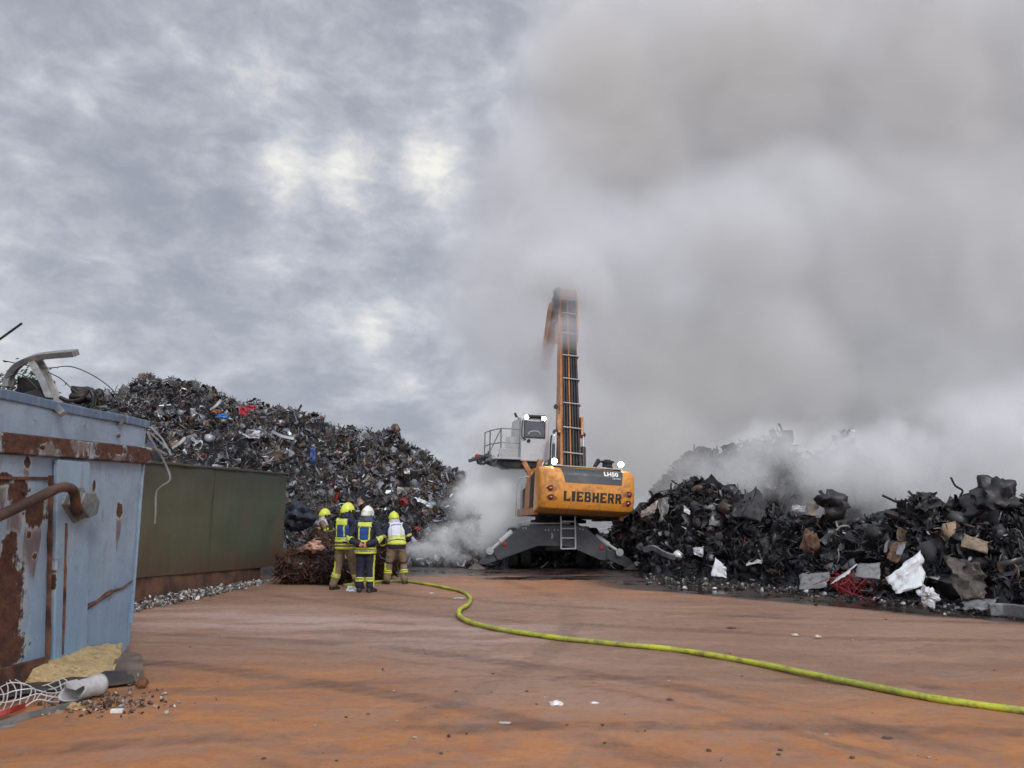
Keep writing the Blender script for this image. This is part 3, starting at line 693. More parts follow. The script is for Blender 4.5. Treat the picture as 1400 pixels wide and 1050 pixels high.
    V, T, K = scatter(pos, rng.uniform(.025, .09, n), dict(lump=4, sheet=5, curl=2), pick_cols(n, [(3, (.3, .29, .28)), (3, (.10, .09, .085)), (1.2, (.5, .5, .49)), (2, (.14, .08, .055))]))
    V[:, 2] = np.maximum(V[:, 2], .0)
    tag(link('rubble', np_mesh('rubble', V, T, K), scrap_mat('rubble_bits', 0, .8)), 'small pale rubble swept along the foot of the green container', 'rubble', kind='stuff')
green_container()

# ================================================================= TREE behind the blue container
def tree():
    c = at(2, 525, 20); base = Vector((c.x-.3, 20, 0))
    root = empty('tree', base, 'dark leafy tree showing above the blue container at the left edge', 'tree'); inv = Matrix.Translation(-base)
    bark = mat('bark', (.06, .045, .035), .9, 0, .4)
    top = Vector((base.x, 20, 4.6)); mb = MB(); mb.tube(smooth_path([base, base+Vector((.08, 0, 1.8)), base+Vector((-.05, .1, 3.2)), top], 4), [.16-.0085*i for i in range(13)], 8)
    tips = []
    for i in range(26):
        z = random.uniform(2.2, 4.4); p = base+Vector((0, 0, z)); a = random.uniform(0, 2*PI); l = random.uniform(.6, 1.4)
        q = p+Vector((math.cos(a)*l, math.sin(a)*l, random.uniform(.3, .9))); mb.tube([p, (p+q)/2+Vector((0, 0, -.08)), q], [.035, .022, .008], 5); tips += [p.lerp(q, .6), q, q]
    mb.build('trunk', bark, root, inv, smooth=180)
    leaf = mat('dark_leaves', (.045, .065, .028), .6, 0, .5, sc=1.5)
    V = []; T = []
    for t in tips:
        for k in range(150):
            p = t+Vector((random.gauss(0, .3), random.gauss(0, .3), random.gauss(0, .25))); s = random.uniform(.025, .05)
            M = Vector((random.gauss(0, 1), random.gauss(0, 1), random.gauss(0, 1))).normalized(); a = M.orthogonal().normalized(); b = M.cross(a)
            n = len(V); V += [p-a*s*1.5, p+b*s*.6, p+a*s*1.5, p-b*s*.6]; T += [(n, n+1, n+2, n+3)]
    MB().add(V, T).build('crown', leaf, root, inv)
tree()

# ================================================================= TRASH beside the blue container
def cloth_sheet(name, m, outline_fn, label, cat, nu=26, nv=14, th=.012):
    V = [outline_fn(i/(nu-1), j/(nv-1)) for i in range(nu) for j in range(nv)]; Fc = []
    for i in range(nu-1):
        for j in range(nv-1): a = i*nv+j; Fc.append((a, a+1, a+nv+1, a+nv))
    o = MB().add(V, Fc).build(name, m, None, smooth=60); s = o.modifiers.new('solid', 'SOLIDIFY'); s.thickness = th; s.offset = 0
    return tag(o, label, cat)
foam = mat('yellow_foam', (.40, .29, .14), .95, 0, .35, (.16, .11, .06), .8, 5, .9, bsc=14)
def lerp2(A, B, C_, D, u, v): return (A*(1-u)+B*u)*(1-v)+(C_*(1-u)+D*u)*v
def foam_fn(u, v):
    # lower edge on the ground, upper edge leaning on the container wall
    lo = smooth_pt([gr(24, 946), gr(80, 944), gr(125, 940), gr(160, 928)], u); hi = smooth_pt([at(30, 924, 8.0), at(75, 900, 8.45), at(118, 887, 8.9), at(168, 885, 9.6)], u)
    hi = Vector((max(hi.x, Bp.x+be1.x*2-.35), hi.y, hi.z)); p = lo*(1-v)+hi*v
    p.z += .06*math.sin(PI*v)*(1+.5*math.sin(u*9))+.035*mnoise.noise(Vector((u*6, v*4, 1)))+.02*mnoise.noise(Vector((u*16, v*9, 1)))+.03
    p.y += .05*mnoise.noise(Vector((u*5, v*3, 8))); return p
def smooth_pt(P, u):
    u = u*(len(P)-1); i = min(int(u), len(P)-2); t = u-i; t = t*t*(3-2*t)*.4+t*.6; return P[i]*(1-t)+P[i+1]*t
cloth_sheet('foam_sheet', foam, foam_fn, 'crumpled yellow foam sheet leaning against the foot of the blue container', 'foam sheet')
rub = mat('brown_rubber', (.11, .078, .06), .55, 0, .3, (.16, .12, .09), .6, 3, .3)
def mat_fn(u, v):
    lo = smooth_pt([gr(125, 934), gr(150, 929), gr(175, 940), gr(197, 935)], u); hi = smooth_pt([gr(118, 925, .05), at(150, 901, 8.95), at(176, 894, 9.1), at(192, 897, 9.0)], u); p = lo*(1-v)+hi*v
    p.z += .05*math.sin(PI*v)+.02*mnoise.noise(Vector((u*4, v*5, 3)))+.02; return p
cloth_sheet('rubber_mat', rub, mat_fn, 'brown rubber mat folded over at the right end of the yellow foam', 'rubber mat')
cream = mat('dirty_cream_foam', (.30, .25, .17), .9, 0, .5, (.12, .09, .07), .8, 7, .8)
def flap_fn(u, v):
    lo = smooth_pt([gr(158, 925), gr(178, 933), gr(193, 938)], u); hi = smooth_pt([at(160, 908, 8.8), at(176, 900, 8.85), at(191, 903, 8.7)], u); p = lo*(1-v)+hi*v; p.y -= .05; p.z += .02*mnoise.noise(Vector((u*7, v*6, 9)))+.01; return p
cloth_sheet('foam_flap', cream, flap_fn, 'dirty cream foam flap under the edge of the brown rubber mat', 'foam flap')
def dark_fn(u, v):
    lo = smooth_pt([gr(0, 960), gr(60, 950), gr(130, 946), gr(185, 938)], u); hi = smooth_pt([gr(0, 930), gr(60, 922), gr(120, 920), gr(170, 924)], u); p = lo*(1-v)+hi*v; p.z = .035+.05*math.sin(PI*v)+.02*mnoise.noise(Vector((u*5, v*4, 2))); return p
cloth_sheet('tarpaulin', mat('black_brown_sheet', (.035, .026, .022), .5, 0, .3), dark_fn, 'dark brown plastic sheet lying flat under the foam and the grey pipe', 'plastic sheet')
# grey plastic pipe with a torn end
def pipe():
    a = gr(92, 948, .105)+Vector((0, .0, 0)); b = gr(128, 938, .11); d = (b-a).normalized(); b = a+d*.36; m = mat('pale_grey_plastic', (.42, .42, .42), .4, 0, .2, (.2, .18, .16), .5, 4, .2)
    root = empty('plastic_pipe', Vector((a.x, a.y, 0)), 'short pale grey plastic pipe with torn open end lying by the foam', 'pipe'); inv = Matrix.Translation(-root.location)
    L = (b-a).length; rot = d.to_track_quat('Z', 'Y').to_matrix(); V = []; Fc = []; N = 28; Mz = 10
    for j in range(Mz+1):
        for k in range(N):
            w = 2*PI*k/N; z0_ = .10*max(0, math.sin(w*1.0-1.9))**.5+.03*math.sin(3*w); z = z0_+(L-z0_)*j/Mz; r = .088+.010*(j > Mz-3)
            V.append(a+rot @ Vector((r*math.cos(w), r*math.sin(w), z)))
    for j in range(Mz):
        for k in range(N): Fc.append((j*N+k, j*N+(k+1) % N, (j+1)*N+(k+1) % N, (j+1)*N+k))
    o = MB().add(V, Fc).build('pipe_body', m, root, inv, smooth=50); s = o.modifiers.new('s', 'SOLIDIFY'); s.thickness = .012
    V = []; Fc = []
    q0 = at(90, 932, a.y-.05); q1 = at(103, 944, a.y-.08)
    o = MB().prism([q0, q0+Vector((.09, 0, .02)), q1+Vector((.07, 0, .04)), q1, q0+Vector((.0, 0, -.05))], (0, .015, 0)).build('torn_flap', m, root, inv, bevel=.004)
pipe()
# white welded wire mesh, collapsed
def mesh_net():
    mb = MB(); m = mat('white_coated_wire', (.5, .5, .5), .5, .1, .2)
    def f(u, v):
        lo = smooth_pt([gr(-60, 985), gr(0, 975), gr(45, 968), gr(84, 960)], u); hi = smooth_pt([at(-60, 930, 7.2), at(0, 932, 7.6), at(38, 942, 7.75), at(86, 936, 7.75)], u); p = lo*(1-v)+hi*v
        p.z += .03+.03*math.sin(u*11+v*3); p.y += .1*math.sin(PI*v); return p
    for i in range(15): mb.tube([f(i/14+.015*math.sin(i*3+j), j/6) for j in range(7)], .0055, 5)
    for j in range(5): mb.tube([f(i/20, j/4+.02*math.sin(i)) for i in range(21)], .006, 5)
    single('wire_mesh', mb, m, 'collapsed white wire mesh lying on the ground left of the grey pipe', 'wire mesh')
mesh_net()
single('metal_strip', MB().strip(smooth_path([gr(-30, 1000, .02), gr(40, 978, .03), gr(98, 964, .02)], 6), .05, .03, up=(0, .5, 1)), galv, 'long pale grey strip lying in front of the white wire mesh', 'metal strip')
single('metal_strip', MB().strip([gr(-10, 996, .015), gr(22, 991, .015)], .02, .02), galv, 'short thin pale strip at the lower left edge of the trash', 'metal strip')
single('red_strap', MB().strip(smooth_path([gr(-20, 985, .04), gr(10, 973, .06), gr(34, 965, .05)], 5), .05, .01, up=(0, 1, .2)), mat('red_plastic', (.35, .03, .03), .45), 'flat red strap lying under the white wire mesh', 'strap')
single('white_bracket', MB().box(gr(160, 972, .02), (.10, .045, .035), Matrix.Rotation(.1, 3, 'Z')), mat('white_plastic', (.62, .62, .60), .5, 0, .1), 'small white block lying on the dirt right of the grey pipe', 'block', bevel=.006)
n = 260; pos = np.array([tuple(gr(random.uniform(60, 215), random.uniform(950, 972)+random.uniform(-6, 8)*0, .012)) for _ in range(n)])
pos[:, 0] += rng.normal(0, .15, n); pos[:, 1] += rng.normal(0, .12, n)
V, T, K = scatter(pos, rng.uniform(.015, .05, n), dict(lump=5, sheet=3), pick_cols(n, [(3, (.22, .16, .12)), (3, (.08, .05, .035)), (1, (.4, .38, .35))])); V[:, 2] = np.maximum(V[:, 2], .002)
tag(link('gravel', np_mesh('gravel', V, T, K), scrap_mat('gravel_bits', 0, .85)), 'loose grit and crumbs around the grey pipe', 'grit', kind='stuff')
lump_obj('rubber_mat_corner', gr(194, 934, .05), (.05, .05, .05), mat('orange_rust_clod', (.14, .06, .03), .9, 0, .4), 'rusty clod at the right tip of the rubber mat', 'clod', 4, .5)
lump_obj('foam_crumb', gr(102, 966, .03), (.06, .04, .035), foam, 'crumb of yellow foam on the ground in front of the grey pipe', 'foam crumb', 9, .5)

# ================================================================= FIRE HOSE
def hose():
    px = [(470, 800), (510, 796), (548, 794.5), (585, 799), (612, 804), (632, 809), (643, 817), (640, 826), (629, 833), (628, 841), (640, 849), (672, 858), (720, 866), (775, 873.5), (850, 881), (930, 889), (1020, 904), (1110, 922), (1200, 940), (1290, 957), (1400, 972), (1520, 990)]
    P = smooth_path([gr(x, y, .036) for x, y in px], 10)
    rs = [.0385+.002*math.sin(i*.7) for i in range(len(P))]
    m, nt, b = newmat('hose_yellow'); Q = coord(nt); n1 = nt.noise(Q, 5, 6, .65); n2 = nt.noise(Q, 28, 5, .7); n3 = nt.noise(Q, .8, 3)
    c = nt.mix(nt.ss(n3, .4, .6), (.44, .46, .03), (.30, .33, .045)); c = nt.mix(nt.m('MULTIPLY', nt.ss(nt.m('ADD', nt.m('MULTIPLY', n1, .6), nt.m('MULTIPLY', n2, .4)), .46, .62), .75), c, (.10, .095, .045))
    nt.put(b.inputs['Base Color'], c); b.inputs['Roughness'].default_value = .55; nt.put(b.inputs['Normal'], nt.bump(n2, .3, .006))
    single('fire_hose', MB().tube(P, rs, 12, flat=.85), m, 'charged yellow green fire hose snaking from the firefighters across the yard', 'hose', smooth=60)
hose()

# ================================================================= RUSTY BALES
def bale(name, c, sz, nrod, label, seed, cols):
    global rng
    import bmesh
    bm = bmesh.new(); bmesh.ops.create_icosphere(bm, subdivisions=3, radius=1)
    for v in bm.verts: v.co = Vector((v.co.x*sz[0], v.co.y*sz[1], v.co.z*sz[2]))*(.9+.25*mnoise.noise(v.co*1.5+Vector((seed, 0, 0))))
    V = np.array([tuple(v.co+c) for v in bm.verts]); bm.faces.ensure_lookup_table(); T = np.array([[v.index for v in f.verts] for f in bm.faces]); bm.free()
    d = rng.normal(size=(nrod, 3)); d /= np.linalg.norm(d, axis=1)[:, None]; pos = d*np.array(sz)*rng.uniform(.85, 1.05, (nrod, 1))+np.array(tuple(c))
    pos[:, 2] = np.maximum(pos[:, 2], .04)
    SV, ST, SK = scatter(pos, rng.uniform(.15, .45, nrod), dict(rod=6, curl=4, lump=.12), pick_cols(nrod, cols)); SV[:, 2] = np.maximum(SV[:, 2], .008)
    V[:, 2] = np.maximum(V[:, 2], .0)
    me = np_mesh(name, np.concatenate([V, SV]), np.concatenate([T, ST+len(V)]), np.concatenate([np.full((len(V), 3), (.035, .016, .01)), SK]))
    return tag(link(name, me, rusty_bits), label, 'wire bale')
rusty_bits = scrap_mat('rusty_bits', .1, .8)
RC = [(5, (.075, .032, .018)), (4, (.045, .022, .015)), (2, (.13, .065, .035)), (.4, (.3, .27, .25))]
b1 = gr(408, 800); bale('wire_bale', Vector((b1.x, b1.y+.35, .38)), (.62, .5, .42), 900, 'rust red wire bale at the right end of the green container', 1, RC)
b2 = gr(455, 801); bale('wire_bale', Vector((b2.x-.05, b2.y+.5, .40)), (.68, .5, .44), 900, 'dark brown wire bale behind the legs of the walking firefighter', 2, [(5, (.05, .028, .02)), (4, (.03, .018, .015)), (1.5, (.09, .05, .035)), (.5, (.3, .28, .26))])
b3 = gr(440, 790); bale('wire_bale', Vector((b3.x, b3.y+1.1, .62)), (.85, .6, .62), 900, 'tall rusty wire bale lying behind the two front bales', 3, RC)
b4 = gr(515, 796); bale('wire_bale', Vector((b4.x-.05, b4.y+.9, .45)), (.42, .35, .5), 420, 'small rusty wire bale between the standing firefighters', 4, RC)

# ================================================================= DISTINCT SCRAP PIECES on the heaps
def crumple(name, poly, depth_fn, m, label, cat, amp=.12, n=10, th=.01, seed=0, fold=0):
    """crumpled sheet whose corners (pixels of the photograph) stand at depth_fn(px,py)"""
    A, B, Cc, D = [at(x, y, dpt) for x, y, dpt in poly]
    def f(u, v):
        p = lerp2(A, B, D, Cc, u, v)
        w = amp*(mnoise.noise(Vector((u*2.4+seed, v*2.4, 0)))+.5*mnoise.noise(Vector((u*6+seed, v*6, 3))))
        p.y += w-abs(u-.5)*fold; p.x += .35*amp*mnoise.noise(Vector((u*5, v*5+seed, 9))); p.z += .35*amp*mnoise.noise(Vector((u*5+seed, v*5, 19)))
        p.z = max(p.z, .012); return p
    V = [f(i/n, j/n) for i in range(n+1) for j in range(n+1)]; Fc = []
    for i in range(n):
        for j in range(n): a = i*(n+1)+j; Fc.append((a, a+1, a+n+2, a+n+1))
    o = MB().add(V, Fc).build(name, m, None, smooth=35); s = o.modifiers.new('solid', 'SOLIDIFY'); s.thickness = th; s.offset = 0
    return tag(o, label, cat)
white_p = mat('scorched_white_paint', (.58, .60, .61), .5, .1, .12, (.13, .11, .10), .85, 1.6, .2)
grey_p = mat('scorched_grey_sheet', (.20, .20, .20), .5, .3, .3, (.06, .055, .05), .8, 2, .3)
tan_p = mat('scorched_tan_board', (.22, .16, .11), .8, 0, .35, (.05, .04, .03), .8, 3, .3)
blk_p = mat('charred_sheet', (.022, .022, .025), .5, .3, .4, (.08, .07, .06), .5, 2, .3)
rst_p = mat('burnt_orange_sheet', (.13, .065, .035), .8, .1, .4, (.03, .025, .02), .8, 2.5, .3)
crumple('sheet_panel', [(1258, 752, 14.5), (1266, 800, 14.2), (1226, 812, 14.0), (1212, 790, 14.3)], None, white_p, 'largest white panel standing crumpled against the right half of the black heap', 'sheet metal', .12, 12, seed=1)
crumple('sheet_panel', [(1172, 771, 15.0), (1160, 784, 14.9), (1136, 799, 14.9), (1146, 789, 15.2)], None, white_p, 'narrow white panel leaning left of the grey slab above red wires', 'sheet metal', .05, 8, seed=2)
crumple('sheet_panel', [(1172, 772, 14.9), (1204, 770, 14.7), (1202, 792, 14.4), (1169, 789, 14.6)], None, grey_p, 'flat grey slab lying just above the red wire tangle', 'sheet metal', .05, 8, seed=3, th=.03)
crumple('sheet_panel', [(1318, 731, 15.1), (1351, 741, 14.8), (1350, 757, 14.6), (1313, 747, 14.9)], None, tan_p, 'tan scorched board jutting from the right end of the black heap', 'board', .05, 8, seed=4, th=.03)
crumple('sheet_panel', [(1034, 664, 20.3), (1050, 690, 19.6), (1040, 712, 19.0), (1012, 706, 19.6)], None, blk_p, 'pointed black sheet forming the sharp peak of the black heap', 'sheet metal', .14, 10, seed=5)
crumple('sheet_panel', [(1004, 688, 20.2), (1034, 667, 20.2), (1018, 708, 19.5), (1000, 706, 19.7)], None, blk_p, 'black sheet sloping on the left side of the sharp heap peak', 'sheet metal', .12, 10, seed=15)
crumple('sheet_panel', [(1102, 722, 17.8), (1118, 735, 17.4), (1112, 756, 17.2), (1092, 750, 17.5)], None, rst_p, 'burnt orange brown sheet low in the middle of the black heap', 'sheet metal', .10, 9, seed=6)
crumple('sheet_panel', [(1094, 785, 16.8), (1134, 782, 16.4), (1130, 803, 16.2), (1092, 806, 16.4)], None, grey_p, 'crushed grey panel on the ground left of the narrow white panel', 'sheet metal', .12, 10, seed=7)
crumple('sheet_panel', [(978, 762, 19.2), (992, 775, 19.0), (994, 790, 18.9), (972, 787, 19.0)], None, white_p, 'small white sheet folded at the foot of the black heap', 'sheet metal', .09, 8, seed=8)
crumple('sheet_panel', [(947, 749, 19.5), (963, 747, 19.5), (960, 762, 19.3), (949, 758, 19.4)], None, white_p, 'white scrap of sheet halfway up left part of the black heap', 'sheet metal', .10, 7, seed=9)
crumple('sheet_panel', [(875, 700, 23.2), (900, 684, 22.6), (896, 700, 22.2), (876, 708, 22.8)], None, mat('pale_beige_sheet', (.42, .38, .34), .6, 0, .3, (.12, .1, .09), .8, 3, .3), 'pale beige crumpled sheet on the heap beside the orange counterweight', 'sheet metal', .16, 9, seed=10)
crumple('sheet_panel', [(900, 682, 22.2), (914, 680, 21.9), (912, 702, 21.5), (902, 716, 21.6)], None, grey_p, 'upright grey sheet beside the pale beige one near the excavator', 'sheet metal', .16, 9, seed=11)
crumple('sheet_panel', [(935, 691, 20.8), (944, 699, 20.7), (943, 704, 20.6), (935, 700, 20.7)], None, white_p, 'tiny white triangle of sheet near the top left of the heap', 'sheet metal', .05, 5, seed=12)
crumple('sheet_panel', [(1084, 690, 18.8), (1102, 692, 18.6), (1101, 700, 18.4), (1081, 698, 18.6)], None, mat('pale_sheet', (.38, .38, .39), .5, .2, .3, (.1, .1, .1), .6, 3), 'pale rounded scrap on the heap ridge right of the sharp peak', 'sheet metal', .12, 8, seed=13)
crumple('sheet_panel', [(1102, 688, 18.5), (1120, 688, 18.3), (1116, 706, 18.1), (1104, 704, 18.3)], None, mat('ochre_sheet', (.20, .17, .13), .7, 0, .3), 'grey brown upright board on the heap ridge', 'board', .1, 8, seed=14)
crumple('sheet_panel', [(1254, 676, 16.4), (1278, 672, 16.3), (1290, 690, 16.0), (1262, 700, 15.9)], None, blk_p, 'folded black sheet on top of the right hump of the heap', 'sheet metal', .2, 9, seed=16)
crumple('sheet_panel', [(1290, 760, 14.4), (1340, 770, 14.0), (1350, 812, 13.8), (1315, 822, 13.7)], None, mat('brown_black_sheet', (.075, .062, .05), .6, .1, .5, (.02, .02, .02), .7, 2, .4), 'big brown black sheet draped at the right foot of the heap', 'sheet metal', .2, 12, seed=17)
crumple('sheet_panel', [(1220, 742, 15.1), (1240, 741, 15.0), (1226, 770, 14.6), (1212, 764, 14.8)], None, rst_p, 'brown board leaning above the largest white panel', 'board', .08, 8, seed=18)
crumple('sheet_panel', [(1228, 745, 14.85), (1239, 743, 14.8), (1232, 760, 14.6), (1225, 758, 14.6)], None, grey_p, 'small pale board in front of the brown board on the heap', 'board', .04, 6, seed=19)
crumple('sheet_panel', [(1318, 822, 13.8), (1360, 818, 13.6), (1356, 834, 13.3), (1316, 832, 13.5)], None, grey_p, 'crushed grey sheet at the right foot of the heap beside the beam', 'sheet metal', .12, 9, seed=20)
single('steel_beam', MB().strip(smooth_path([gr(1352, 833, .10), gr(1380, 834, .10), gr(1440, 842, .12)], 5), .20, .10), grey_p, 'grey flattened beam lying on the ground at the right edge', 'beam', bevel=.015)
single('steel_beam', MB().strip(smooth_path([at(880, 752, 21.2), at(893, 749, 20.9), at(908, 757, 20.5), at(922, 762, 20.2)], 5), .14, .06, up=(0, -.4, 1)), mat('shiny_bent_steel', (.30, .31, .33), .35, .7, .3), 'long bent shiny beam low in the heap right of the outrigger', 'beam', bevel=.01)
mb = MB()
for i in range(110):
    a = gr(random.uniform(1155, 1196), random.uniform(808, 820)); a.y += random.uniform(0, .4); h = random.uniform(.03, .42); a.z = random.uniform(.02, .15)
    mb.tube(smooth_path([a, a+Vector((random.gauss(0, .15), random.gauss(0, .1), h)), a+Vector((random.gauss(0, .3), random.gauss(0, .15), random.uniform(.0, .3)))], 4), .008, 4)
mb.tube(smooth_path([gr(1196, 822, .04), gr(1165, 812, .12), gr(1136, 796, .3)], 5), .014, 5)
single('red_wire_tangle', mb, mat('red_coated_wire', (.22, .012, .02), .5, 0, .3), 'tangle of dark red wires at the foot of the black heap', 'wire tangle')
single('steel_rod', MB().tube(smooth_path([at(1300, 652.5, 16), at(1306, 664, 16), at(1316, 671, 16), at(1312, 682, 16), at(1322, 696, 15.9)], 5), .022, 6), dark_steel, 'bent rod sticking up from the right hump of the black heap', 'rod')
single('steel_rod', MB().tube(smooth_path([at(1121, 671, 18.3), at(1127, 680, 18.2), at(1130, 692, 18)], 5), .04, 6), dark_steel, 'short thick stub sticking up from the middle of the heap ridge', 'rod')
single('steel_tube', MB().tube(smooth_path([at(1210, 700, 16.6), at(1232, 708, 16.4), at(1258, 722, 16)], 5), [.07]*11, 8), dark_steel, 'thick dark tube lying on the slope in the dip of the heap', 'tube')
lump_obj('scrap_knot', at(1139, 689, 18.2), (.32, .25, .28), blk_p, 'black round knot of scrap on the heap ridge beside the stub', 'scrap', 31, .7)
lump_obj('scrap_knot', at(1360, 685, 15.6), (.5, .4, .42), blk_p, 'large black rounded bundle on the right hump of the heap', 'scrap', 12, .6, 4)
lump_obj('scrap_knot', at(1110, 742, 17.3), (.16, .15, .22), rst_p, 'orange brown crushed canister in the middle of the heap', 'scrap', 17, .5)
lump_obj('white_rag', at(1268, 814, 13.6), (.13, .1, .12), white_p, 'white torn scrap at the foot of the largest white panel', 'scrap', 21, .9, 4)
# left heap colours
def on_left(px, py):                               # nearest heap surface along the sight line
    d = ray(px, py)
    best = None
    for y in np.linspace(24.5, 33, 120):
        p = at(px, py, y)
        u = min(range(60), key=lambda i: abs(surfL(i/59, .5)[0]-p.x))/59
        for v in np.linspace(0, 1, 24):
            q = surfL(u, v); e = (q[1]-p.y)**2+(q[2]-p.z)**2
            if best is None or e < best[0]: best = (e, y)
    return best[1]-.75
def pieceL(px, py, w, h, m, label, cat, seed, amp=.15):
    y = on_left(px, py); crumple('scrap_piece', [(px-w/2, py-h/2, y+.15), (px+w/2, py-h/3, y+.1), (px+w/2.2, py+h/2, y-.1), (px-w/2, py+h/2.4, y-.1)], None, m, label, cat, amp, 7, seed=seed)
redp = mat('red_scrap_paint', (.32, .02, .035), .45, 0, .3, (.08, .03, .03), .5, 2); bluep = mat('blue_scrap_paint', (.03, .14, .42), .5, 0, .3); navyp = mat('navy_scrap_paint', (.03, .06, .20), .5, 0, .3)
pieceL(332, 562, 11, 14, redp, 'bright red scrap piece high on the big grey heap', 'scrap', 41)
pieceL(344, 557, 15, 7, redp, 'flat red scrap just right of the bright red piece', 'scrap', 42)
pieceL(304, 568, 14, 6, bluep, 'bright blue scrap piece left of the red ones on the grey heap', 'scrap', 43)
pieceL(296, 562, 12, 5, mat('orange_scrap_paint', (.30, .08, .03), .5, 0, .3), 'orange red scrap piece just above the bright blue one', 'scrap', 44)
pieceL(346, 593, 20, 13, mat('light_grey_scrap', (.36, .36, .37), .5, .2, .3), 'light grey sheet in the middle of the big grey heap', 'sheet metal', 45)
pieceL(428, 622, 7, 24, navyp, 'dark blue upright panel on the heap above the green container end', 'scrap', 46)
pieceL(464, 675, 9, 7, mat('salmon_scrap', (.42, .22, .17), .6), 'salmon coloured scrap just above the left firefighter', 'scrap', 47)
pieceL(556, 644, 9, 8, mat('white_scrap', (.6, .6, .6), .5), 'whitest scrap piece on the right slope of the grey heap', 'scrap', 48)
pieceL(571, 722, 8, 4, redp, 'dull red scrap low on the heap right of the firefighters', 'scrap', 49)
for i, (a, b, lab) in enumerate([((236, 613), (253, 598), 'pale bent bar on the heap above the green container left part'), ((262, 599), (272, 604), 'short white bar on the heap near the pale bent bar'), ((288, 560), (302, 547), 'long pale bar slanting up near the heap ridge'), ((372, 590), (402, 600), 'thin pale strip curving across the middle of the grey heap')]):
    y = on_left(*a)+.1
    single('steel_bar', MB().strip(smooth_path([at(*a, y), at((a[0]+b[0])/2, (a[1]+b[1])/2+1.5, y-.1), at(*b, y)], 4), .09, .05), mat('light_steel', (.42, .43, .45), .4, .5), lab, 'bar')
for (x, y, s, m, lab, cat) in [(118, 0, 0, 0, 0, 0)][:0]: pass
lump_obj('white_sack', gr(395, 764, .2)+Vector((0, -.6, .25)), (.3, .22, .28), mat('white_sack_cloth', (.6, .6, .6), .8), 'white torn sack above the rust red bale by the green container', 'sack', 51, .6, 4)
lump_obj('pink_rag', at(431, 747, 18.7), (.17, .14, .13), mat('pink_cloth', (.38, .22, .17), .85), 'pinkish rag lying on top of the wire bales', 'rag', 52, .7, 4)
lump_obj('crushed_part', at(418, 752, 18.9), (.15, .14, .10), mat('brown_part', (.13, .07, .045), .7), 'brown crushed part left of the pink rag on the bales', 'scrap', 53, .7, 4)
lump_obj('dark_bag', at(404, 707, 21.5), (.45, .4, .35), mat('blue_black_bag', (.014, .018, .030), .6, bump=.5), 'blue black bag behind the bales left of the small firefighter', 'bag', 54, .5, 4)
# ================================================================= SMALL BITS on the yard
def bit(name, px, py, s, col, label, cat, seed, group=None, flat=.4):
    return lump_obj(name, gr(px, py, s*flat*.6), (s, s*.7, s*flat), mat('bit_%s' % (str(col)), col, .6, 0, .25), label, cat, seed, .6, 2, group)
Wt = (.65, .65, .63)
bit('paper_scrap', 760, 962, .06, Wt, 'larger white crushed scrap in the middle foreground', 'litter', 1)
bit('paper_scrap', 813, 961, .032, Wt, 'small white chip just right of the larger white scrap', 'litter', 2)
bit('paper_scrap', 1086, 867.5, .06, (.45, .38, .33), 'pale flat scrap behind the hose on the right side of the yard', 'litter', 3, flat=.25)
bit('paper_scrap', 1118, 870, .045, (.5, .4, .32), 'small pale scrap right of the flat one behind the hose', 'litter', 4)
bit('paper_scrap', 1000, 858, .07, (.11, .05, .035), 'rust brown flat scrap behind the middle of the hose', 'litter', 5, flat=.2)
bit('paper_scrap', 590, 811, .05, (.4, .38, .36), 'pale scrap lying left of the bend in the hose', 'litter', 6)
bit('paper_scrap', 628, 818, .12, (.42, .42, .42), 'flat pale sheet scrap at the inner side of the hose bend', 'litter', 7, flat=.12)
bit('paper_scrap', 916, 957, .035, (.09, .04, .03), 'dark brown clod in front of the middle of the hose', 'litter', 8)
bit('paper_scrap', 1213, 1010, .045, (.07, .035, .03), 'dark clod pair in the right foreground', 'litter', 9)
bit('paper_scrap', 690, 988, .05, (.40, .37, .35), 'pale flattened scrap left below the larger white scrap', 'litter', 10, flat=.12)
o = crumple('white_cloth', [(476, 800, 17.4), (489, 803, 17.3), (487, 809, 17.1), (473, 808, 17.15)], None, white_p, 'white rag on the ground between the boots of two firefighters', 'rag', .12, 7, seed=61)
for i in range(110):
    x = random.uniform(180, 1400); y = 800+random.random()**.8*245
    if x < 240 and y > 860: continue
    s = .006+.018*random.random()**2.5; p = gr(x, y, s*.3)
    if p.x*.9+p.y > 22.6: continue
    lump_obj('pebble', p, (s, s*.8, s*.5), mat('pebble_%d' % (i % 4), [(.08, .05, .04), (.30, .26, .23), (.14, .08, .055), (.05, .035, .03)][i % 4], .8), 'loose pebble scattered over the brown yard surface', 'pebble', i, .4, 1, 'pebbles scattered over the yard')
n = 1500; u = rng.uniform(0, 1, n); pos = []
for q in u:
    x = 880+q*530; yb = np.interp(x, [850, 900, 1000, 1100, 1200, 1300, 1420], [787, 790, 797, 810, 820, 829, 838]); p = gr(x, yb+abs(random.gauss(0, 6))*(1.1-.5*q)-4, .015); pos.append(tuple(p))
V, T, K = scatter(np.array(pos), rng.uniform(.02, .14, n), dict(lump=3, sheet=3, curl=2, rod=1), pick_cols(n, [(5, (.03, .03, .03)), (2, (.12, .11, .1)), (1, (.45, .45, .45)), (1, (.1, .06, .04))])); V[:, 2] = np.maximum(V[:, 2], .004)
tag(link('debris', np_mesh('debris', V, T, K), burnt_scrap), 'fine black debris strewn along the foot of the black heap', 'debris', kind='stuff')
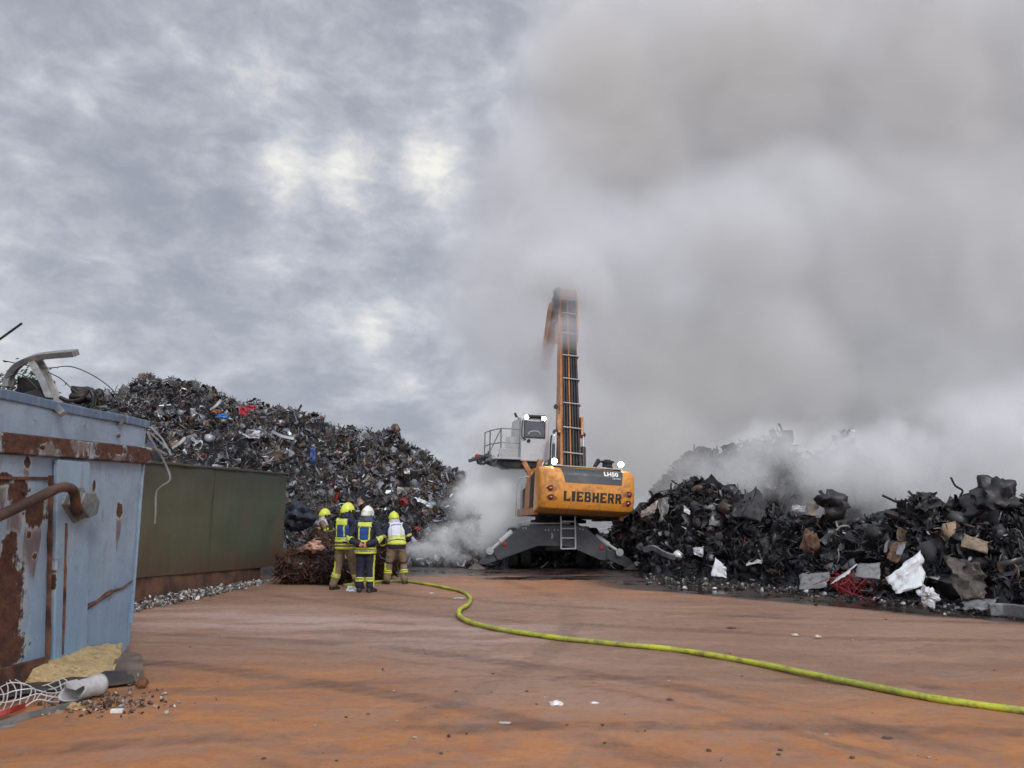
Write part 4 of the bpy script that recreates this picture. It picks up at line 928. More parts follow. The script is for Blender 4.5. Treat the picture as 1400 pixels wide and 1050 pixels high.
# ================================================================= EXCAVATOR
def excavator():
    base = Vector((1.28, 26.0, 0))
    root = empty('excavator', base, 'orange and grey material handler with raised cab and tall boom reaching into the smoke', 'excavator')
    inv = Matrix.Translation(-base)
    org = mat('orange_machine_paint', (.66, .265, .030), .42, 0, .14, (.16, .085, .05), .65, 1.6, .06, coat=.12)
    org2 = mat('orange_weathered_paint', (.42, .16, .045), .5, 0, .22, (.10, .06, .04), .6, 2, .1)
    gry = mat('dark_grey_machine_paint', (.038, .042, .050), .45, 0, .15, (.10, .085, .075), .45, 1.5, .06)
    lgt = mat('light_grey_machine_paint', (.36, .37, .38), .45, 0, .12, (.16, .14, .12), .4, 2, .05)
    cabw = mat('white_grey_cab_paint', (.50, .51, .52), .42, 0, .08, (.25, .23, .21), .35, 2, .04)
    blk = mat('black_hose_rubber', (.018, .018, .019), .45, 0, .3)
    und = mat('underside_black', (.015, .015, .016), .7, 0, .4, (.04, .03, .025), .5, 2)
    red = mat('red_reflector', (.30, .012, .012), .25, 0, .1); lens = mat('red_tail_lens', (.16, .008, .012), .12, 0, .1, coat=1)
    chrome = mat('chrome_rod', (.6, .6, .6), .18, 1, .1)
    glass = mat('dark_cab_glass', (.035, .042, .05), .08, 0, .2, coat=1, bump=0)
    lampm = mat('lit_lamp', (1, 1, 1), .3, emit=(1, .97, .92), estr=60, bump=0)
    tyre = mat('tyre_rubber', (.02, .02, .02), .8, 0, .3, (.06, .045, .035), .6, 3)
    def b(mb, nm, m, parent=root, **k): return mb.build(nm, m, parent, inv, **k)
    # ---- undercarriage (level, square to the camera side)
    def outrig(Y, nm, rungs):
        def q(px, py, dy=0):
            p = at(px, py, 23.45); return Vector((p.x, Y+dy, p.z))
        up = [(713, 718.5), (790, 717.7), (801, 720.5), (830, 747), (829, 766), (821, 766), (786, 751), (770, 746.8), (735, 746.8), (694, 761.5), (681, 766.5), (672, 753), (690, 739)]
        pl = b(MB().prism([q(*p) for p in up], (0, .30, 0)), 'outrigger_beam', gry, bevel=.02)
        for (arm, pad) in ([((683, 748), (694, 761.5), (663, 772.5), (652.5, 771), (668, 756)), (640, 666, 652)], [((826, 748), (829, 764), (858, 777), (874, 777.5), (862, 764)), (851, 880, 866)]):
            a = b(MB().prism([q(x, y, .05) for x, y in arm], (0, .20, 0)), 'outrigger_arm', gry, bevel=.015)
            x0 = q(pad[2], 774)
            w_ = .27
            mb = MB(); mb.lathe((x0.x, Y+.15, 0.015), [(w_, 0), (w_, .03), (w_*.55, .10), (w_*.45, .16)], 16); b(mb, 'outrigger_pad', mat('muddy_pad', (.11, .10, .09), .7, .2, .4, (.14, .08, .05), .6, 5), a, bevel=.008)
        for (x, y) in ((690, 743.6), (822.5, 748.6)): b(MB().lathe(q(x, y, -.012), [(.06, 0), (.06, .014), (.05, .02)], 16, rot=Matrix.Rotation(-PI/2, 3, 'X') @ Matrix.Diagonal((1, 1, -1))), 'reflector', red, pl)
        for s, (p0, p1) in enumerate((((700, 727), (670, 753)), ((815, 733), (847, 755)))):
            A = q(*p0, .34); Bq = q(*p1, .0) if s else q(*p1, .34); A.y = Y+.15; Bq.y = Y+.02
            mb = MB(); mb.tube([A, A.lerp(Bq, .55)], .085, 12); mb.tube([A.lerp(Bq, .5), Bq], .05, 10)
            mb.lathe(Bq-Vector((0, .10, 0)), [(.11, 0), (.11, .12), (.0, .121)], 16, axis='y'); mb.lathe(Bq-Vector((0, .12, 0)), [(.045, 0), (.045, .03)], 12, axis='y'); b(mb, 'outrigger_cylinder', lgt, smooth=40)
        for (x, y) in ((715, 722), (719, 722), (793, 723), (797, 724), (746, 724.5), (750, 724.5), (758, 724.5), (763, 724.5)): b(MB().lathe(q(x, y, -.01), [(.022, 0), (.022, .012)], 10, axis='y'), 'bolt', lgt, pl)
        b(MB().strip([q(754, 729, -.02), q(755.5, 732, -.03), q(754, 736, -.02)], .05, .03), 'latch', lgt, pl)
        return q
    q = outrig(23.45, 'rear', True); outrig(28.3, 'front', False)
    # ladder on the rear beam
    lad = MB(); X0, X1 = at(767, 725, 23.3).x, at(786.5, 725, 23.3).x; zt = at(767, 703, 23.3).z; zb = at(767, 750.5, 23.3).z
    for x in (X0, X1): lad.bar((x, 23.28, zb), (x, 23.28, zt), .045, .04, up=(0, 1, 0))
    ladder = b(lad, 'ladder', lgt)
    for y in (713, 722.5, 735.5, 750): z = at(767, y, 23.28).z; b(MB().box(((X0+X1)/2, 23.27, z), (X1-X0, .05, .035)), 'rung', lgt, ladder)
    # chassis, axles, wheels
    mb = MB(); mb.box((1.28, 26, 1.12), (1.5, 4.8, .45)); mb.box((1.28, 24.6, .72), (.5, .4, .4)); mb.box((1.28, 27.4, .72), (.5, .4, .4)); b(mb, 'chassis', gry, bevel=.03)
    b(MB().box((1.02, 23.95, 1.33), (1.45, .6, .10)), 'step_platform', lgt, bevel=.01)
    b(MB().lathe((1.5, 25.4, 1.34), [(.9, 0), (.9, .1), (.75, .12), (.75, .42)], 28), 'slewing_ring', und)
    for yy in (24.75, 27.3):
        b(MB().tube([(.0, yy, .60), (2.56, yy, .60)], .16, 10), 'axle', und)
        for xx in (.02, .42, 2.14, 2.54):
            prof = [(.30, -.17), (.52, -.17), (.59, -.13), (.61, 0), (.59, .13), (.52, .17), (.30, .17)]
            t = b(MB().lathe((xx, yy, .61), prof, 32, axis='x'), 'wheel', tyre, smooth=35)
            b(MB().lathe((xx, yy, .61), [(.29, -.12), (.10, -.14), (.10, .14), (.29, .12)], 20, axis='x'), 'rim', lgt, t)
    # ---- upper structure frame (yawed to the left and leaning slightly to the right)
    yaw = R(9); lean = R(3.1)
    UO = Vector((1.71, 25.15, 0))
    U = Matrix.Translation(UO) @ Matrix.Rotation(yaw, 4, 'Z') @ Matrix.Translation((0, 0, 1.7)) @ Matrix.Rotation(lean, 4, 'Y') @ Matrix.Translation((0, 0, -1.7))
    Ui = inv @ U
    def ub(mb, nm, m, parent=root, **k): return mb.build(nm, m, parent, Ui, **k)
    W2 = 1.40
    prof = [(-1.85, 1.60), (-2.60, 1.66), (-2.93, 1.75), (-3.02, 1.90), (-3.045, 2.15), (-3.03, 2.50), (-2.985, 2.75), (-2.90, 2.88), (-2.70, 2.95), (-1.85, 2.95)]
    def bulge(u): t = abs(2*u-1); return .16*t*t+.16*t**14
    def ff(z):
        zz = [p[1] for p in prof[2:9]]; f_ = [p[0] for p in prof[2:9]]; return float(np.interp(z, zz, f_))
    def face(u, z, off=0): return Vector((-W2+2*W2*u, ff(z)+bulge(u)-off, z))
    us = [0, .012, .03, .06, .1, .16, .24, .34, .44, .5, .56, .66, .76, .84, .9, .94, .97, .988, 1]
    vs = []; fs = []; n = len(prof)
    for u in us:
        e = abs(2*u-1)**16*.05
        for (f_, z) in prof:
            k = 1 if f_ < -1.9 else 0
            vs.append((-W2+2*W2*u, f_+bulge(u)*k, z+(e if z < 2.2 else -e*.8)))
    for i in range(len(us)-1):
        for j in range(n): a = i*n+j; fs.append((a, a+n, i*n+n+(j+1) % n, i*n+(j+1) % n))
    fs += [tuple(range(n)), tuple((len(us)-1)*n+j for j in range(n-1, -1, -1))]
    cw = ub(MB().add(vs, fs), 'counterweight', org, smooth=32, bevel=.02)
    def patch(fn_lo, fn_hi, u0, u1, m, nm, off=.012, nu=16, nz=6, parent=cw, thick=.012):
        V = []; Fc = []
        for i in range(nu+1):
            u = u0+(u1-u0)*i/nu
            for j in range(nz+1):
                z0, z1 = fn_lo(u), fn_hi(u); V.append(face(u, z0+(z1-z0)*j/nz, off))
        for i in range(nu):
            for j in range(nz): a = i*(nz+1)+j; Fc.append((a, a+1, a+nz+2, a+nz+1))
        return ub(MB().add(V, Fc), nm, m, parent)
    # dark trapezoid, wrapping over the upper edge onto the hood
    V = []; Fc = []; zs = [2.50, 2.6, 2.7, 2.75, 2.82, 2.88, 2.92]
    for j, z in enumerate(zs):
        ul = .245-.05*(j/6); ur = .838+.022*(j/6)
        for i in range(17): V.append(face(ul+(ur-ul)*i/16, z, .014))
    for j in range(6):
        for i in range(16): a = j*17+i; Fc.append((a, a+1, a+18, a+17))
    ub(MB().add(V, Fc), 'rear_panel', gry, cw, smooth=180)
    # hood top in light grey
    mb = MB(); mb.prism([(-1.02, -2.74, 2.955), (1.0, -2.74, 2.955), (1.05, -1.2, 2.97), (-1.05, -1.2, 2.97)], (0, 0, .035)); ub(mb, 'engine_hood', lgt, bevel=.012)
    # slab letters, drawn as polygons and wrapped onto the curved face
    def letters(word, u0, u1, z0, z1, m):
        w_ = {'I': .52}; gap = .20; tot = sum(w_.get(c, 1) for c in word)+gap*(len(word)-1); x = 0
        S = .26; Tk = .2
        G = {'L': [[(0, 0), (1, 0), (1, .36), (.86, .36), (.78, Tk), (.40, Tk), (.40, 1), (0, 1)]],
             'I': [[(.0, 0), (1, 0), (1, 1), (.0, 1)]],
             'E': [[(0, 0), (1, 0), (1, .30), (.88, .30), (.82, .19), (.38, .19), (.38, .42), (.80, .42), (.80, .59), (.38, .59), (.38, .81), (.82, .81), (.88, .70), (.98, .70), (.98, 1), (0, 1)]],
             'H': [[(0, 0), (.35, 0), (.35, .38), (.65, .38), (.65, 0), (1, 0), (1, 1), (.65, 1), (.65, .62), (.35, .62), (.35, 1), (0, 1)]],
             'B': [[(0, 0), (.33, 0), (.33, 1), (0, 1)], [(.33, 0), (.80, 0), (.95, .08), (1, .26), (.93, .46), (.80, .53), (.90, .62), (.94, .76), (.88, .93), (.74, 1), (.33, 1), (.33, .84), (.60, .82), (.64, .71), (.60, .60), (.33, .58), (.33, .42), (.62, .40), (.67, .29), (.62, .18), (.33, .16)]],
             'R': [[(0, 0), (.33, 0), (.33, 1), (0, 1)], [(.33, .40), (.44, .40), (.66, 0), (1, 0), (.80, .42), (.92, .52), (.97, .70), (.92, .90), (.74, 1), (.33, 1), (.33, .84), (.58, .82), (.63, .71), (.58, .60), (.33, .58)]]}
        root_l = None
        import bmesh
        for c in word:
            cwid = w_.get(c, 1); mb = MB()
            co = []; fc = []
            for poly in G[c]:
                n0 = len(co); co += [face(u0+(u1-u0)*(x+p[0]*cwid)/tot, z0+(z1-z0)*p[1], .010) for p in poly]
                fc += [tuple(n0+q for q in t) for t in tessellate_polygon([[Vector((p[0], p[1], 0)) for p in poly]])]
            ub(MB().add(co, fc), 'letter', blkpaint, cw); x += cwid+gap
    blkpaint = mat('black_lettering', (.018, .015, .012), .45, 0, .1)
    letters('LIEBHERR', .232, .840, 1.975, 2.255, blkpaint)
    def text(s, u, z, size, m, off, bold=.0):
        cu = bpy.data.curves.new('letter', 'FONT'); cu.body = s; cu.size = size; cu.offset = bold; cu.space_character = 1.05
        o = bpy.data.objects.new('tmp', cu); C.objects.link(o); dg = bpy.context.evaluated_depsgraph_get(); me = bpy.data.meshes.new_from_object(o.evaluated_get(dg)); bpy.data.objects.remove(o)
        for v in me.vertices:
            uu = u+v.co.x*1.15/(2*W2); p = face(uu, z+v.co.y, off); v.co = Ui @ p
        o = link('model_lettering', me, m, cw); return o
    white_l = mat('white_lettering', (.72, .72, .72), .5, 0, .05)
    text('LH50', .645, 2.745, .165, white_l, .022, .006); text('Litronic', .735, 2.665, .07, white_l, .022, .001)
    # tail lights; flat patches of darker orange paint the shade of their recesses
    for u, z in ((.098, 2.30), (.105, 2.045), (.925, 2.24), (.915, 1.985)):
        sgn = 1 if u < .5 else -1
        rec = MB(); P = [(-.14, .00), (-.10, .05), (0, .075), (.10, .07), (.20, .03), (.26, -.02), (.18, -.07), (0, -.08), (-.10, -.05)]
        pts = [face(u+sgn*p[0]*.75/(2*W2), z+p[1], .006) for p in P]
        if sgn < 0: pts = pts[::-1]
        c_ = face(u, z, .004); rec.add([c_]+pts, [(0, i+1, (i+1) % len(pts)+1) for i in range(len(pts))])
        o = ub(rec, 'recess_shade', mat('shadowed_orange', (.30, .105, .02), .5, 0, .2), cw)
        ub(MB().strip([face(u-sgn*.13*.75/(2*W2), z+.015, .02), face(u-sgn*.05*.75/(2*W2), z+.075, .025), face(u+sgn*.08*.75/(2*W2), z+.08, .02)], .018, .03, up=(0, 1, 0)), 'lamp_hood', und, cw)
        ub(MB().lathe(face(u, z, .0), [(.068, 0), (.066, -.03), (.045, -.055), (.0, -.062)], 18, axis='y'), 'tail_light', lens, cw, smooth=60)
    for u in (.10, .93):
        for k in (-1, 0, 1): ub(MB().box(face(u+k*.022, 2.62-.03*(u > .5), .006), (.045, .012, .045)), 'reflector', mat('amber_reflector', (.55, .22, .02), .3), cw)
    # body behind the counterweight
    mb = MB(); mb.prism([(-1.22, -1.9, 1.55), (-1.22, 1.6, 1.50), (-1.22, 1.6, 2.35), (-1.22, .6, 2.45), (-1.22, -.6, 2.80), (-1.22, -1.9, 2.90)], (2.44, 0, 0)); ub(mb, 'body', und, bevel=.03)
    mb = MB(); mb.prism([(-1.37, -1.86, 1.55), (-1.37, 1.2, 1.48), (-1.37, 1.2, 1.72), (-1.37, -1.86, 1.80)], (.14, 0, 0)); ub(mb, 'side_skirt', org2, bevel=.015)
    mb = MB(); mb.prism([(-1.385, -1.84, 1.78), (-1.385, -1.1, 1.74), (-1.385, -1.1, 2.70), (-1.385, -1.84, 2.86)], (.03, 0, 0)); ub(mb, 'side_vent', und, bevel=.01)
    mb = MB(); mb.prism([(-1.38, -1.06, 1.72), (-1.38, -.2, 1.70), (-1.38, -.2, 2.50), (-1.38, -1.06, 2.72)], (.04, 0, 0)); ub(mb, 'side_door', org2, bevel=.015)
    mb = MB(); mb.prism([(1.24, -1.86, 1.50), (1.24, 1.4, 1.45), (1.24, 1.4, 2.3), (1.24, -1.86, 2.88)], (.12, 0, 0)); ub(mb, 'side_door', org2, bevel=.015)
    for (r_, f_) in ((-1.45, .95), (-1.45, -.1)): ub(MB().tube(smooth_path([(r_, f_, 1.5), (r_, f_, 2.5), (r_+.05, f_, 2.72), (r_+.2, f_, 2.75)], 4), .020, 8), 'handrail', lgt)
    # deck clutter between hood and cab: orange brackets, pipes, boxes
    for (r_, f_, z0, z1, w_, m_) in ((-1.1, -.9, 2.7, 3.15, .12, org2), (-.95, -.3, 2.6, 3.3, .16, org2), (-.7, -.9, 2.8, 3.1, .25, und), (-1.2, .3, 2.3, 3.0, .1, org2), (-.75, .2, 2.5, 3.2, .2, gry), (-.5, -.8, 2.85, 3.15, .22, lgt)):
        ub(MB().box((r_, f_, (z0+z1)/2), (w_, .18, z1-z0), Matrix.Rotation(.12*math.sin(f_*9), 3, 'Y')), 'deck_bracket', m_, bevel=.012)
    for (r_, z_) in ((-1.02, 3.2), (-.83, 3.32), (-.62, 3.22)): ub(MB().tube(smooth_path([(r_, -.95, 2.75), (r_+.02, -.95, z_-.1), (r_+.12, -.8, z_), (r_+.2, -.2, z_-.05)], 5), .022, 8), 'pipe', chrome if r_ < -.9 else blk)
    # exhaust, stub, lamps
    e = MB(); e.lathe((.80, -1.9, 2.96), [(.17, 0), (.17, .12), (.15, .13), (.15, .24), (.20, .25), (.20, .30), (.1, .31), (.1, .34)], 20); ub(e, 'exhaust_silencer', und, smooth=35)
    ub(MB().tube(smooth_path([(.36, -2.1, 2.96), (.36, -2.1, 3.05), (.41, -2.1, 3.14), (.46, -2.1, 3.22), (.50, -2.1, 3.26)], 4), [.05, .05, .05, .05, .055, .06, .06, .06, .065, .065, .07, .07, .075, .075, .075, .07, .06], 10), 'intake_stub', blk, smooth=60)
    ub(MB().box((.58, -2.2, 3.0), (.20, .16, .08)), 'hood_box', lgt, bevel=.01)
    def lamp(c_, fn, r=.075, parent=root):
        o = fn(MB().lathe(c_, [(r*.7, .08), (r, .0), (r*1.05, -.03)], 16, axis='y'), 'work_lamp', und, parent)
        d = Vector(c_)+Vector((0, -.02, 0)); fn(MB().lathe(d, [(r*.98, .0), (r*.95, -.016), (r*.5, -.03), (0, -.034)], 16, axis='y'), 'lamp_lens', lampm, o)
    lamp((-.98, -2.55, 3.10), ub, .085); lamp((1.02, -2.55, 3.13), ub, .085)
    ub(MB().bar((-.98, -2.5, 2.94), (-.98, -2.5, 3.05), .03, .03), 'lamp_post', und); ub(MB().bar((1.02, -2.5, 2.94), (1.02, -2.5, 3.06), .03, .03), 'lamp_post', und)
    # ---- raised cab
    cp = at(731, 627, 26.3); CM = Matrix.Translation(cp) @ Matrix.Rotation(R(12), 4, 'Z') @ Matrix.Rotation(R(1.2), 4, 'Y'); Ci = inv @ CM
    def cb(mb, nm, m, parent=root, **k): return mb.build(nm, m, parent, Ci, **k)
    hw = .49; HT = 1.42
    mb = MB(); mb.prism([(-hw, 0, -.10), (-hw, 0, HT-.08), (-hw, .12, HT), (-hw, 1.55, HT), (-hw, 1.75, .75), (-hw, 1.5, -.10)], (2*hw, 0, 0)); cab = cb(mb, 'cab', cabw, bevel=.04, bseg=3)
    fr = mat('cab_window_seal', (.03, .03, .032), .5)
    mb = MB(); mb.box((-.02, -.010, .98), (.76, .03, .58)); w1 = cb(mb, 'rear_window', fr, cab, bevel=.03)
    cb(MB().box((-.02, -.028, .98), (.68, .012, .50)), 'pane', glass, cab, bevel=.02)
    cb(MB().tube(smooth_path([(-.24, -.045, .80), (-.2, -.045, .89), (0, -.045, .93), (.14, -.045, .88), (.17, -.045, .80)], 5), .022, 7), 'seat_rail', lgt, cab)
    mb = MB(); mb.prism([(-hw-.012, .18, .35), (-hw-.012, .18, HT-.12), (-hw-.012, 1.42, HT-.12), (-hw-.012, 1.6, .72), (-hw-.012, 1.35, .35)], (.02, 0, 0)); cb(mb, 'side_window', glass, cab)
    mb = MB(); mb.prism([(hw-.008, .3, .55), (hw-.008, .3, HT-.15), (hw-.008, 1.40, HT-.15), (hw-.008, 1.55, .75)], (.02, 0, 0)); cb(mb, 'side_window', glass, cab)
    cb(MB().tube(smooth_path([(-hw+.04, -.04, 1.28), (-hw+.02, -.07, 1.1), (-hw+.02, -.07, .75), (-hw+.1, -.05, .66), (-.32, -.03, .64)], 4), .022, 7), 'grab_rail', und, cab)
    cb(MB().lathe((-.22, -.01, .60), [(.06, 0), (.06, -.03), (.035, -.03)], 14, axis='y'), 'round_cap', und, cab)
    cb(MB().box((.0, .05, HT+.03), (.62, .35, .06)), 'roof_box', gry, cab, bevel=.015)
    lamp((-.33, -.05, HT-.03), cb, .075, cab); lamp((.28, -.05, HT-.05), cb, .075, cab)
    cb(MB().tube([(-hw-.02, .3, HT-.05), (-hw-.12, .28, HT+.08)], .016, 6), 'mirror_arm', und, cab)
    cb(MB().box((-hw-.14, .27, HT+.07), (.08, .05, .16), Matrix.Rotation(-.4, 3, 'Y')), 'mirror', und, cab, bevel=.015)
    # platform with railing left of the cab
    mb = MB(); mb.box((-.98, .8, -.02), (1.0, 1.7, .07)); pf = cb(mb, 'platform', lgt, bevel=.01)
    cb(MB().box((-.92, -.03, .14), (.66, .03, .32)), 'kick_plate', lgt, pf, bevel=.008)
    cb(MB().box((-.80, .0, .50), (.42, .02, .40)), 'mesh_panel', mat('grey_mesh_panel', (.30, .31, .32), .5, .3, .2), pf)
    cb(MB().bar((-.75, -.02, .0), (-.75, -.02, .32), .03, .03), 'rail_post', lgt, pf)
    for (x, y) in ((-1.18, 0), (-1.40, .85), (-1.45, 1.6)): cb(MB().bar((x, y, 0), (x, y, .98), .035, .035), 'rail_post', galv, pf)
    for z in (.5, .98):
        cb(MB().tube([(-.52, 0, z), (-1.18, 0, z), (-1.40, .85, z), (-1.45, 1.6, z)], .020, 7), 'rail', galv, pf)
    cb(MB().tube([(-1.18, 0, .98), (-1.52, .3, .15)], .018, 6), 'rail', galv, pf)
    cb(MB().bar((-1.22, -.02, .12), (-1.36, .2, -.32), .06, .04), 'bracket', galv, pf)
    mb = MB(); mb.prism([(-1.35, .1, -.06), (.35, .1, -.06), (.1, .1, -.30), (-.9, .1, -.34)], (0, 1.2, 0)); cb(mb, 'cab_carrier', und, bevel=.02)
    # dark bundle of lamp, hoses and guard at the far end of the platform
    mb = MB()
    for i in range(16):
        a = Vector((-1.42+random.uniform(-.25, .1), 1.2+random.uniform(-.3, .5), .02+random.uniform(-.15, .15))); mb.tube(smooth_path([a, a+Vector((random.gauss(0, .14), 0, random.gauss(.1, .1))), a+Vector((random.gauss(0, .2), .1, random.gauss(-.03, .12)))], 4), random.uniform(.03, .06), 6)
    cb(mb, 'hose_bundle', blk); cb(MB().lathe((-1.80, 1.2, .10), [(.07, 0), (.08, -.08), (.03, -.1)], 12, axis='y'), 'red_lamp', red)
    cb(MB().tube(smooth_path([(-1.76, 1.25, .03), (-1.74, 1.25, -.12), (-1.60, 1.25, -.16), (-1.4, 1.25, -.1)], 4), .04, 8), 'curved_guard', und)
    # orange arm that lifts the cab
    a0 = U @ Vector((-.62, .6, 2.35)); a1 = CM @ Vector((-.15, .75, -.12)); a2 = CM @ Vector((-.35, .3, -.05))
    b(MB().bar(a0, a1, .30, .26, up=(0, 1, 0)), 'cab_lift_arm', org2, bevel=.02); b(MB().bar(U @ Vector((-.95, -.1, 2.45)), a2, .16, .18, up=(0, 1, 0)), 'cab_lift_arm', org2, bevel=.02)
    # ---- boom: box girder with hoses and clamps on its back
    yd = R(9); ax = Vector((math.cos(yd), math.sin(yd), 0))
    P0 = at(781, 650, 25.0); P1 = at(775.5, 395, 30.2)
    P0 = P0+(P0-P1).normalized()*.7
    d = (P1-P0).normalized(); a_ = (ax-d*ax.dot(d)).normalized(); bk = a_.cross(d).normalized()
    if bk.y > 0: bk = -bk
    Lb = (P1-P0).length
    def bp(t, x=0, o=0): return P0+d*(Lb*t)+a_*x+bk*o
    wf = lambda t: .36-.06*t; df = lambda t: .40+.10*math.exp(-((t-.3)/.2)**2)-.12*t
    V = []; Fc = []; ts = np.linspace(0, 1.0, 13)
    for t in ts:
        for (x, o) in ((-1, 0), (1, 0), (1, -2), (-1, -2)): V.append(bp(t, x*wf(t), o*df(t)))
    for i in range(12):
        for k in range(4): Fc.append((i*4+k, i*4+(k+1) % 4, i*4+4+(k+1) % 4, i*4+4+k))
    Fc += [(0, 1, 2, 3), (51, 50, 49, 48)]
    boom = b(MB().add(V, Fc), 'boom', org2, bevel=.02)
    L0 = .34
    for k in range(6):
        x = -.20+.50*k/5-.02; r = .042 if k not in (2, 4) else .03; m_ = blk if k not in (2,) else org2
        b(MB().tube([bp(t, x*wf(t)/.36+.004*math.sin(t*20+k), .07+.01*math.sin(t*31+k*2)) for t in np.linspace(.02, .93, 26)], r, 7), 'boom_hose', m_, boom, smooth=60)
    mb = MB(); mb.prism([bp(.0, -.22, .012), bp(.95, -.18, .012), bp(.95, .27, .012), bp(0, .33, .012)], bk*.01); b(mb, 'hose_tray', mat('dark_brown_tray', (.045, .028, .02), .7, 0, .4), boom)
    for y in (412, 432, 459, 489.5, 521, 555, 588, 623):
        best = min(np.linspace(0, 1, 400), key=lambda t: abs((lambda p: 525-F*((p.z-H)*math.cos(TILT)-p.y*math.sin(TILT))/(p.y*math.cos(TILT)+(p.z-H)*math.sin(TILT)))(bp(t))-y))
        mb = MB(); mb.bar(bp(best, -.25*wf(best)/.36-.03, .13), bp(best, .36*wf(best)/.36+.03, .13), .05, .035, up=tuple(d)); mb.bar(bp(best, -.25*wf(best)/.36, .0), bp(best, -.25*wf(best)/.36, .15), .04, .03); mb.bar(bp(best, wf(best), .0), bp(best, wf(best), .15), .04, .03)
        b(mb, 'hose_clamp', lgt, boom)
    tt = lambda y: min(np.linspace(-.1, 1, 400), key=lambda t: abs((lambda p: 525-F*((p.z-H)*math.cos(TILT)-p.y*math.sin(TILT))/(p.y*math.cos(TILT)+(p.z-H)*math.sin(TILT)))(bp(t))-y))
    # cylinder lugs and luffing cylinders
    for s, y0 in ((-1, 580), (1, 580)):
        t = tt(y0); mb = MB(); wdt = wf(t)
        mb.prism([bp(t-.05, s*wdt, -.1), bp(t+.04, s*wdt, -.1), bp(t+.03, s*(wdt+.0), .10), bp(t, s*wdt, .22), bp(t-.05, s*wdt, .10)], a_*s*.09); b(mb, 'cylinder_lug', org2, boom, bevel=.012)
        xx = s*(wdt+.16 if s < 0 else wdt+.10); top_ = bp(tt(592), xx, -.05); bot = bp(tt(655), xx*1.02, -.35)
        m1 = top_.lerp(bot, .25)
        mb = MB(); mb.tube([top_, m1], .04, 10); b(mb, 'cylinder_rod', chrome, boom, smooth=60)
        mb = MB(); mb.tube([m1, bot], .095, 12); mb.lathe(top_-Vector((0, .06, 0)), [(.09, 0), (.09, .12)], 14, axis='y'); b(mb, 'luffing_cylinder', gry if s < 0 else blk, boom, smooth=40)
        if s < 0:
            b(MB().tube([top_+Vector((-.13, 0, -.1)), top_+Vector((-.17, 0, -.45)), bot+Vector((-.14, 0, 0))], .03, 7), 'cylinder_hose', blk, boom)
            b(MB().tube([top_+Vector((.02, -.14, -.02)), bot+Vector((.03, -.16, 0))], .022, 7), 'silver_pipe', chrome, boom)
    t = tt(554); mb = MB(); mb.lathe(bp(t, -wf(t)-.12, -.15), [(.08, -.05), (.08, .13)], 12, axis='y'); b(mb, 'boom_pin', blk, boom)
    b(MB().bar(bp(t, -wf(t)-.02, -.15), bp(t, -wf(t)-.16, -.15), .08, .1), 'boom_pin', org2, boom)
    # boom head: fork plates, hose loops, stick pivot
    th = tt(452)
    for s in (-1, 1):
        mb = MB(); mb.prism([bp(th-.06, s*wf(th), -.2), bp(th-.02, s*(wf(th)+.0), .12), bp(.97, s*wf(th), .12), bp(1.03, s*wf(th), -.2), bp(1.0, s*wf(th), -.6), bp(th, s*wf(th), -.75)], a_*s*.07); b(mb, 'boom_head_plate', org2, boom, bevel=.012)
    for k in range(6):
        s = -wf(th)-.06-.045*k; z0 = .90-.004*k
        b(MB().tube(smooth_path([bp(z0+.10, s*.9, .05), bp(z0+.04, s, .12+.05*k), bp(z0-.02, s+.02, .10+.03*k), bp(z0-.07-.006*k, s+.06, .0), bp(z0-.04, s+.10, -.2)], 5), .032, 7), 'head_hose', blk, boom, smooth=60)
    # stick hanging away from the camera into the smoke
    S0 = bp(.90, -.42, -.35); S1 = at(744, 500, 34.6); sd_ = (S1-S0).normalized(); Ls = (S1-S0).length
    sa = Vector((math.cos(R(16)), math.sin(R(16)), 0)); sb = sa.cross(sd_).normalized()
    V = []; Fc = []
    for t, w_, h_ in ((-.06, .2, .2), (.0, .24, .36), (.15, .24, .40), (.6, .2, .3), (1, .16, .2)):
        for (x, o) in ((-1, -1), (1, -1), (1, 1), (-1, 1)): V.append(S0+sd_*(Ls*t)+sa*x*w_+sb*o*h_)
    for i in range(4):
        for k in range(4): Fc.append((i*4+k, i*4+(k+1) % 4, i*4+4+(k+1) % 4, i*4+4+k))
    Fc += [(3, 2, 1, 0), (16, 17, 18, 19)]
    stick = b(MB().add(V, Fc), 'stick', org2, bevel=.02)
    b(MB().tube([S0+sb*.55+sa*.0, S0+sd_*(Ls*.45)+sb*.5], .09, 10), 'stick_cylinder', gry, stick, smooth=60)
excavator()

